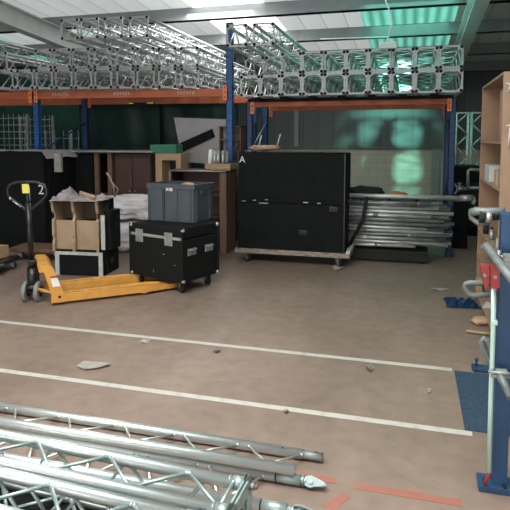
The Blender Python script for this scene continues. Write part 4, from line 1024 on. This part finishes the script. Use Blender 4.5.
# ---- floor clutter right
b = MB(); b.box(.315, 1.25, 3.16, 3.975, .0, .006); tag(b.build('floor_plate', 'bluemat'), 'dark blue square plate on the floor beside the blue stand', 'floor plate')
o = drape('blue_bag', 'bluebag', atz(461,302).x, atz(461,304).y, .001, .30, .30, 5, .1, .04); tag(o, 'dark blue plastic bag crumpled on floor near chipboard shelf', 'bag')
b = MB(); b.path([atz(463,303,.04), atz(468,299,.05), atz(476,295,.04)], .012, seg=6); b.build('handle', 'bluebag', None)
hh = [x for x in bpy.data.objects if x.name == 'handle' and x.parent is None or (x.name.startswith('handle') and x.parent is None)][0]; hh.parent = o; hh.matrix_parent_inverse = (T(*o.location) @ RZ(.1)).inverted()
def px_scrap(pts, m, name, label, cat, z=.004, amp=.006, seed=0):
    o = scrap(name, m, [tuple(atz(x, y)[:2]) for x, y in pts], z, amp, seed); return tag(o, label, cat)
px_scrap([(76,367),(84,362),(96,363),(109,364),(110,367),(97,370),(84,371)], 'paper', 'paper_scrap', 'torn pale paper lying between the white floor lines on left', 'paper', seed=2)
px_scrap([(365,366),(371,365),(374,369),(371,373),(367,371)], 'tarp', 'paper_scrap', 'small crumpled scrap on floor near second white line', 'paper', .004, .01, 3)
px_scrap([(427,390),(430,389),(431,393),(428,394)], 'paper', 'paper_scrap', 'tiny white scrap on floor left of the blue plate', 'paper', seed=5)
px_scrap([(430,289),(440,288),(450,290),(440,292)], 'paper', 'paper_scrap', 'flat white scrap on floor in front of the chipboard shelf', 'paper', seed=6)
px_scrap([(332,268),(338,266),(345,268),(341,271),(334,271)], 'paper', 'paper_scrap', 'small tan scrap under the dolly castor of box A', 'paper', .004, .012, 7)
px_scrap([(138,343),(143,341),(150,341),(148,344)], 'paper', 'paper_scrap', 'thin pale scrap just below the back white line', 'paper', seed=8)
px_scrap([(213,351),(218,350),(221,352),(216,354)], 'tarp', 'paper_scrap', 'faint grey scrap below the back white line in middle', 'paper', seed=9)
px_scrap([(283,411),(287,410),(289,413),(285,415)], 'tarp', 'paper_scrap', 'tiny grey scrap on floor behind the foreground trusses', 'paper', seed=10)
b = MB(); p, q = atz(466,331,.02), atz(492,334,.02); b.path([p, q], .012, seg=6); tag(b.build('wood_strip', 'plywood'), 'thin wooden strip on floor beside the blue stand', 'strip')
b = MB(); p = atz(487,309,.05); b.box(-.04,.04,-.01,.01,-.04,.04,.003, T(p.x+.01,p.y,p.z+.02) @ RY(.5)); tag(b.build('white_block', 'whitepaint'), 'white card piece on floor behind the mint tube', 'card')
o = lump('rag', 'cloth_tan', .16, .14, .06, .15, 5, 6, 3, .3, None, atz(481,324), .2, .2); tag(o, 'tan crumpled rag on floor behind the blue stand', 'rag')
b = MB(); p = atz(480,302); b.box(p.x-.03, p.x+.03, p.y+.1, p.y+.16, 0, .22, .003); tag(b.build('wooden_block', 'plywood'), 'upright wooden block on floor beside the hooked tube', 'block')
b = MB(); p = atz(475,371); b.box(p.x-.02, p.x+.12, p.y-.02, p.y+.06, 0.007, .03, .004); b.tube((p.x+.01,p.y+.02,.03),(p.x+.01,p.y+.02,.07),.008,seg=8); b.tube((p.x+.01,p.y+.02,.07),(p.x+.01,p.y+.02,.085),.014,seg=8); tag(b.build('base_bracket', 'navy'), 'small dark bracket with bolt at back corner of blue plate', 'bracket')

# ================================================================ hanging light, cable
hl = thing('light_fitting', 'pale batten light hanging from a looped white cable above right trusses', 'light', (0,0,0))
Y = 7.3
a_, c_ = aty(379,46,Y), aty(397,46,Y)
b = MB(); b.box(a_.x, c_.x, Y-.04, Y+.04, a_.z-.04, a_.z+.04, .008); b.build('housing', 'lampmat', hl)
b = MB(); b.path([aty(388,43,Y), aty(387.5,40,Y), aty(390,32,Y), aty(392,24,Y), aty(390,12,Y), aty(386,2,Y), aty(384,-6,Y)], .010, seg=8); b.build('cable', 'white', hl)
b = MB(); b.tube(aty(388,46,Y)+Vector((0,0,.03)), aty(388,46,Y)+Vector((0,0,.09)), .02, seg=10); b.build('ceiling_rose', 'lampmat', hl)
b = MB(); b.tube(aty(320,39,11.1), aty(388,37,11.1), .014, seg=8); tag(b.build('conduit', 'white'), 'thin white conduit running along the purlin above the right trusses', 'conduit')

# ================================================================ LIGHT
def area(name, loc, size, sy, e, col, rot=(0,0,0)):
    l = bpy.data.lights.new(name, 'AREA'); l.shape = 'RECTANGLE'; l.size = size; l.size_y = sy; l.energy = e; l.color = col
    o = bpy.data.objects.new(name, l); C.objects.link(o); o.location = loc; o.rotation_euler = rot; return o
area('rooflight_daylight', (-3.3, 9.6, 3.82), 1.2, 3.6, 150, (1,.97,.94))
area('green_rooflight_daylight', (-.1, 9.6, 3.78), 1.4, 5.5, 45, (.25,1,.75))
area('left_teal_fill', (-7.8, 11.6, 3.3), 1.5, 2.0, 45, (.25,1,.75), (math.radians(-50),0,0))  # added lamp tilted at the left trusses to give teal glints
area('front_rooflight_daylight', (-1.9, 1.6, 4.3), 3.6, 2.6, 120, (.97,1,.93))
area('roof_fill', (-2.4, -2.2, .25), 9, 2.5, 260, (1,.96,.93), (math.radians(128),0,math.radians(6)))  # unseen fill added low outside the open end to brighten the roof
area('open_door_daylight', (-2.4, -1.6, 2.2), 5.5, 3.2, 34, (1,.95,.90), (math.radians(82),0,math.radians(4)))
sp = bpy.data.lights.new('green_patch_spot', 'SPOT'); sp.energy = 4600; sp.color = (.30,1,.78); sp.spot_size = math.radians(28); sp.spot_blend = 1; sp.shadow_soft_size = .05  # added spot without a real source, casts the green patches on the back wall
so = bpy.data.objects.new('green_patch_spot', sp); C.objects.link(so); so.location = (-.15, 8.0, 3.08)
d = Vector((-.62, 15, 1.15))-so.location; so.rotation_euler = d.to_track_quat('-Z', 'Y').to_euler()
wd = bpy.data.worlds.new('daylight'); bpy.context.scene.world = wd; wd.use_nodes = True
wd.node_tree.nodes['Background'].inputs[0].default_value = (.80,.90,1,1); wd.node_tree.nodes['Background'].inputs[1].default_value = .45

# ================================================================ CAMERA
cam = bpy.data.cameras.new('camera'); co = bpy.data.objects.new('camera', cam); C.objects.link(co)
cam.sensor_width = 36; cam.lens = F/510*36; cam.shift_y = -(255-CY)/510; cam.clip_start = .05
co.location = (0,0,H); co.rotation_euler = (PI/2-PIT, 0, YAW)
sc_ = bpy.context.scene; sc_.camera = co
sc_.view_settings.view_transform = 'Standard'; sc_.view_settings.look = 'None'; sc_.view_settings.gamma = 1; sc_.view_settings.use_curve_mapping = False
sc_.view_settings.exposure = 0.0
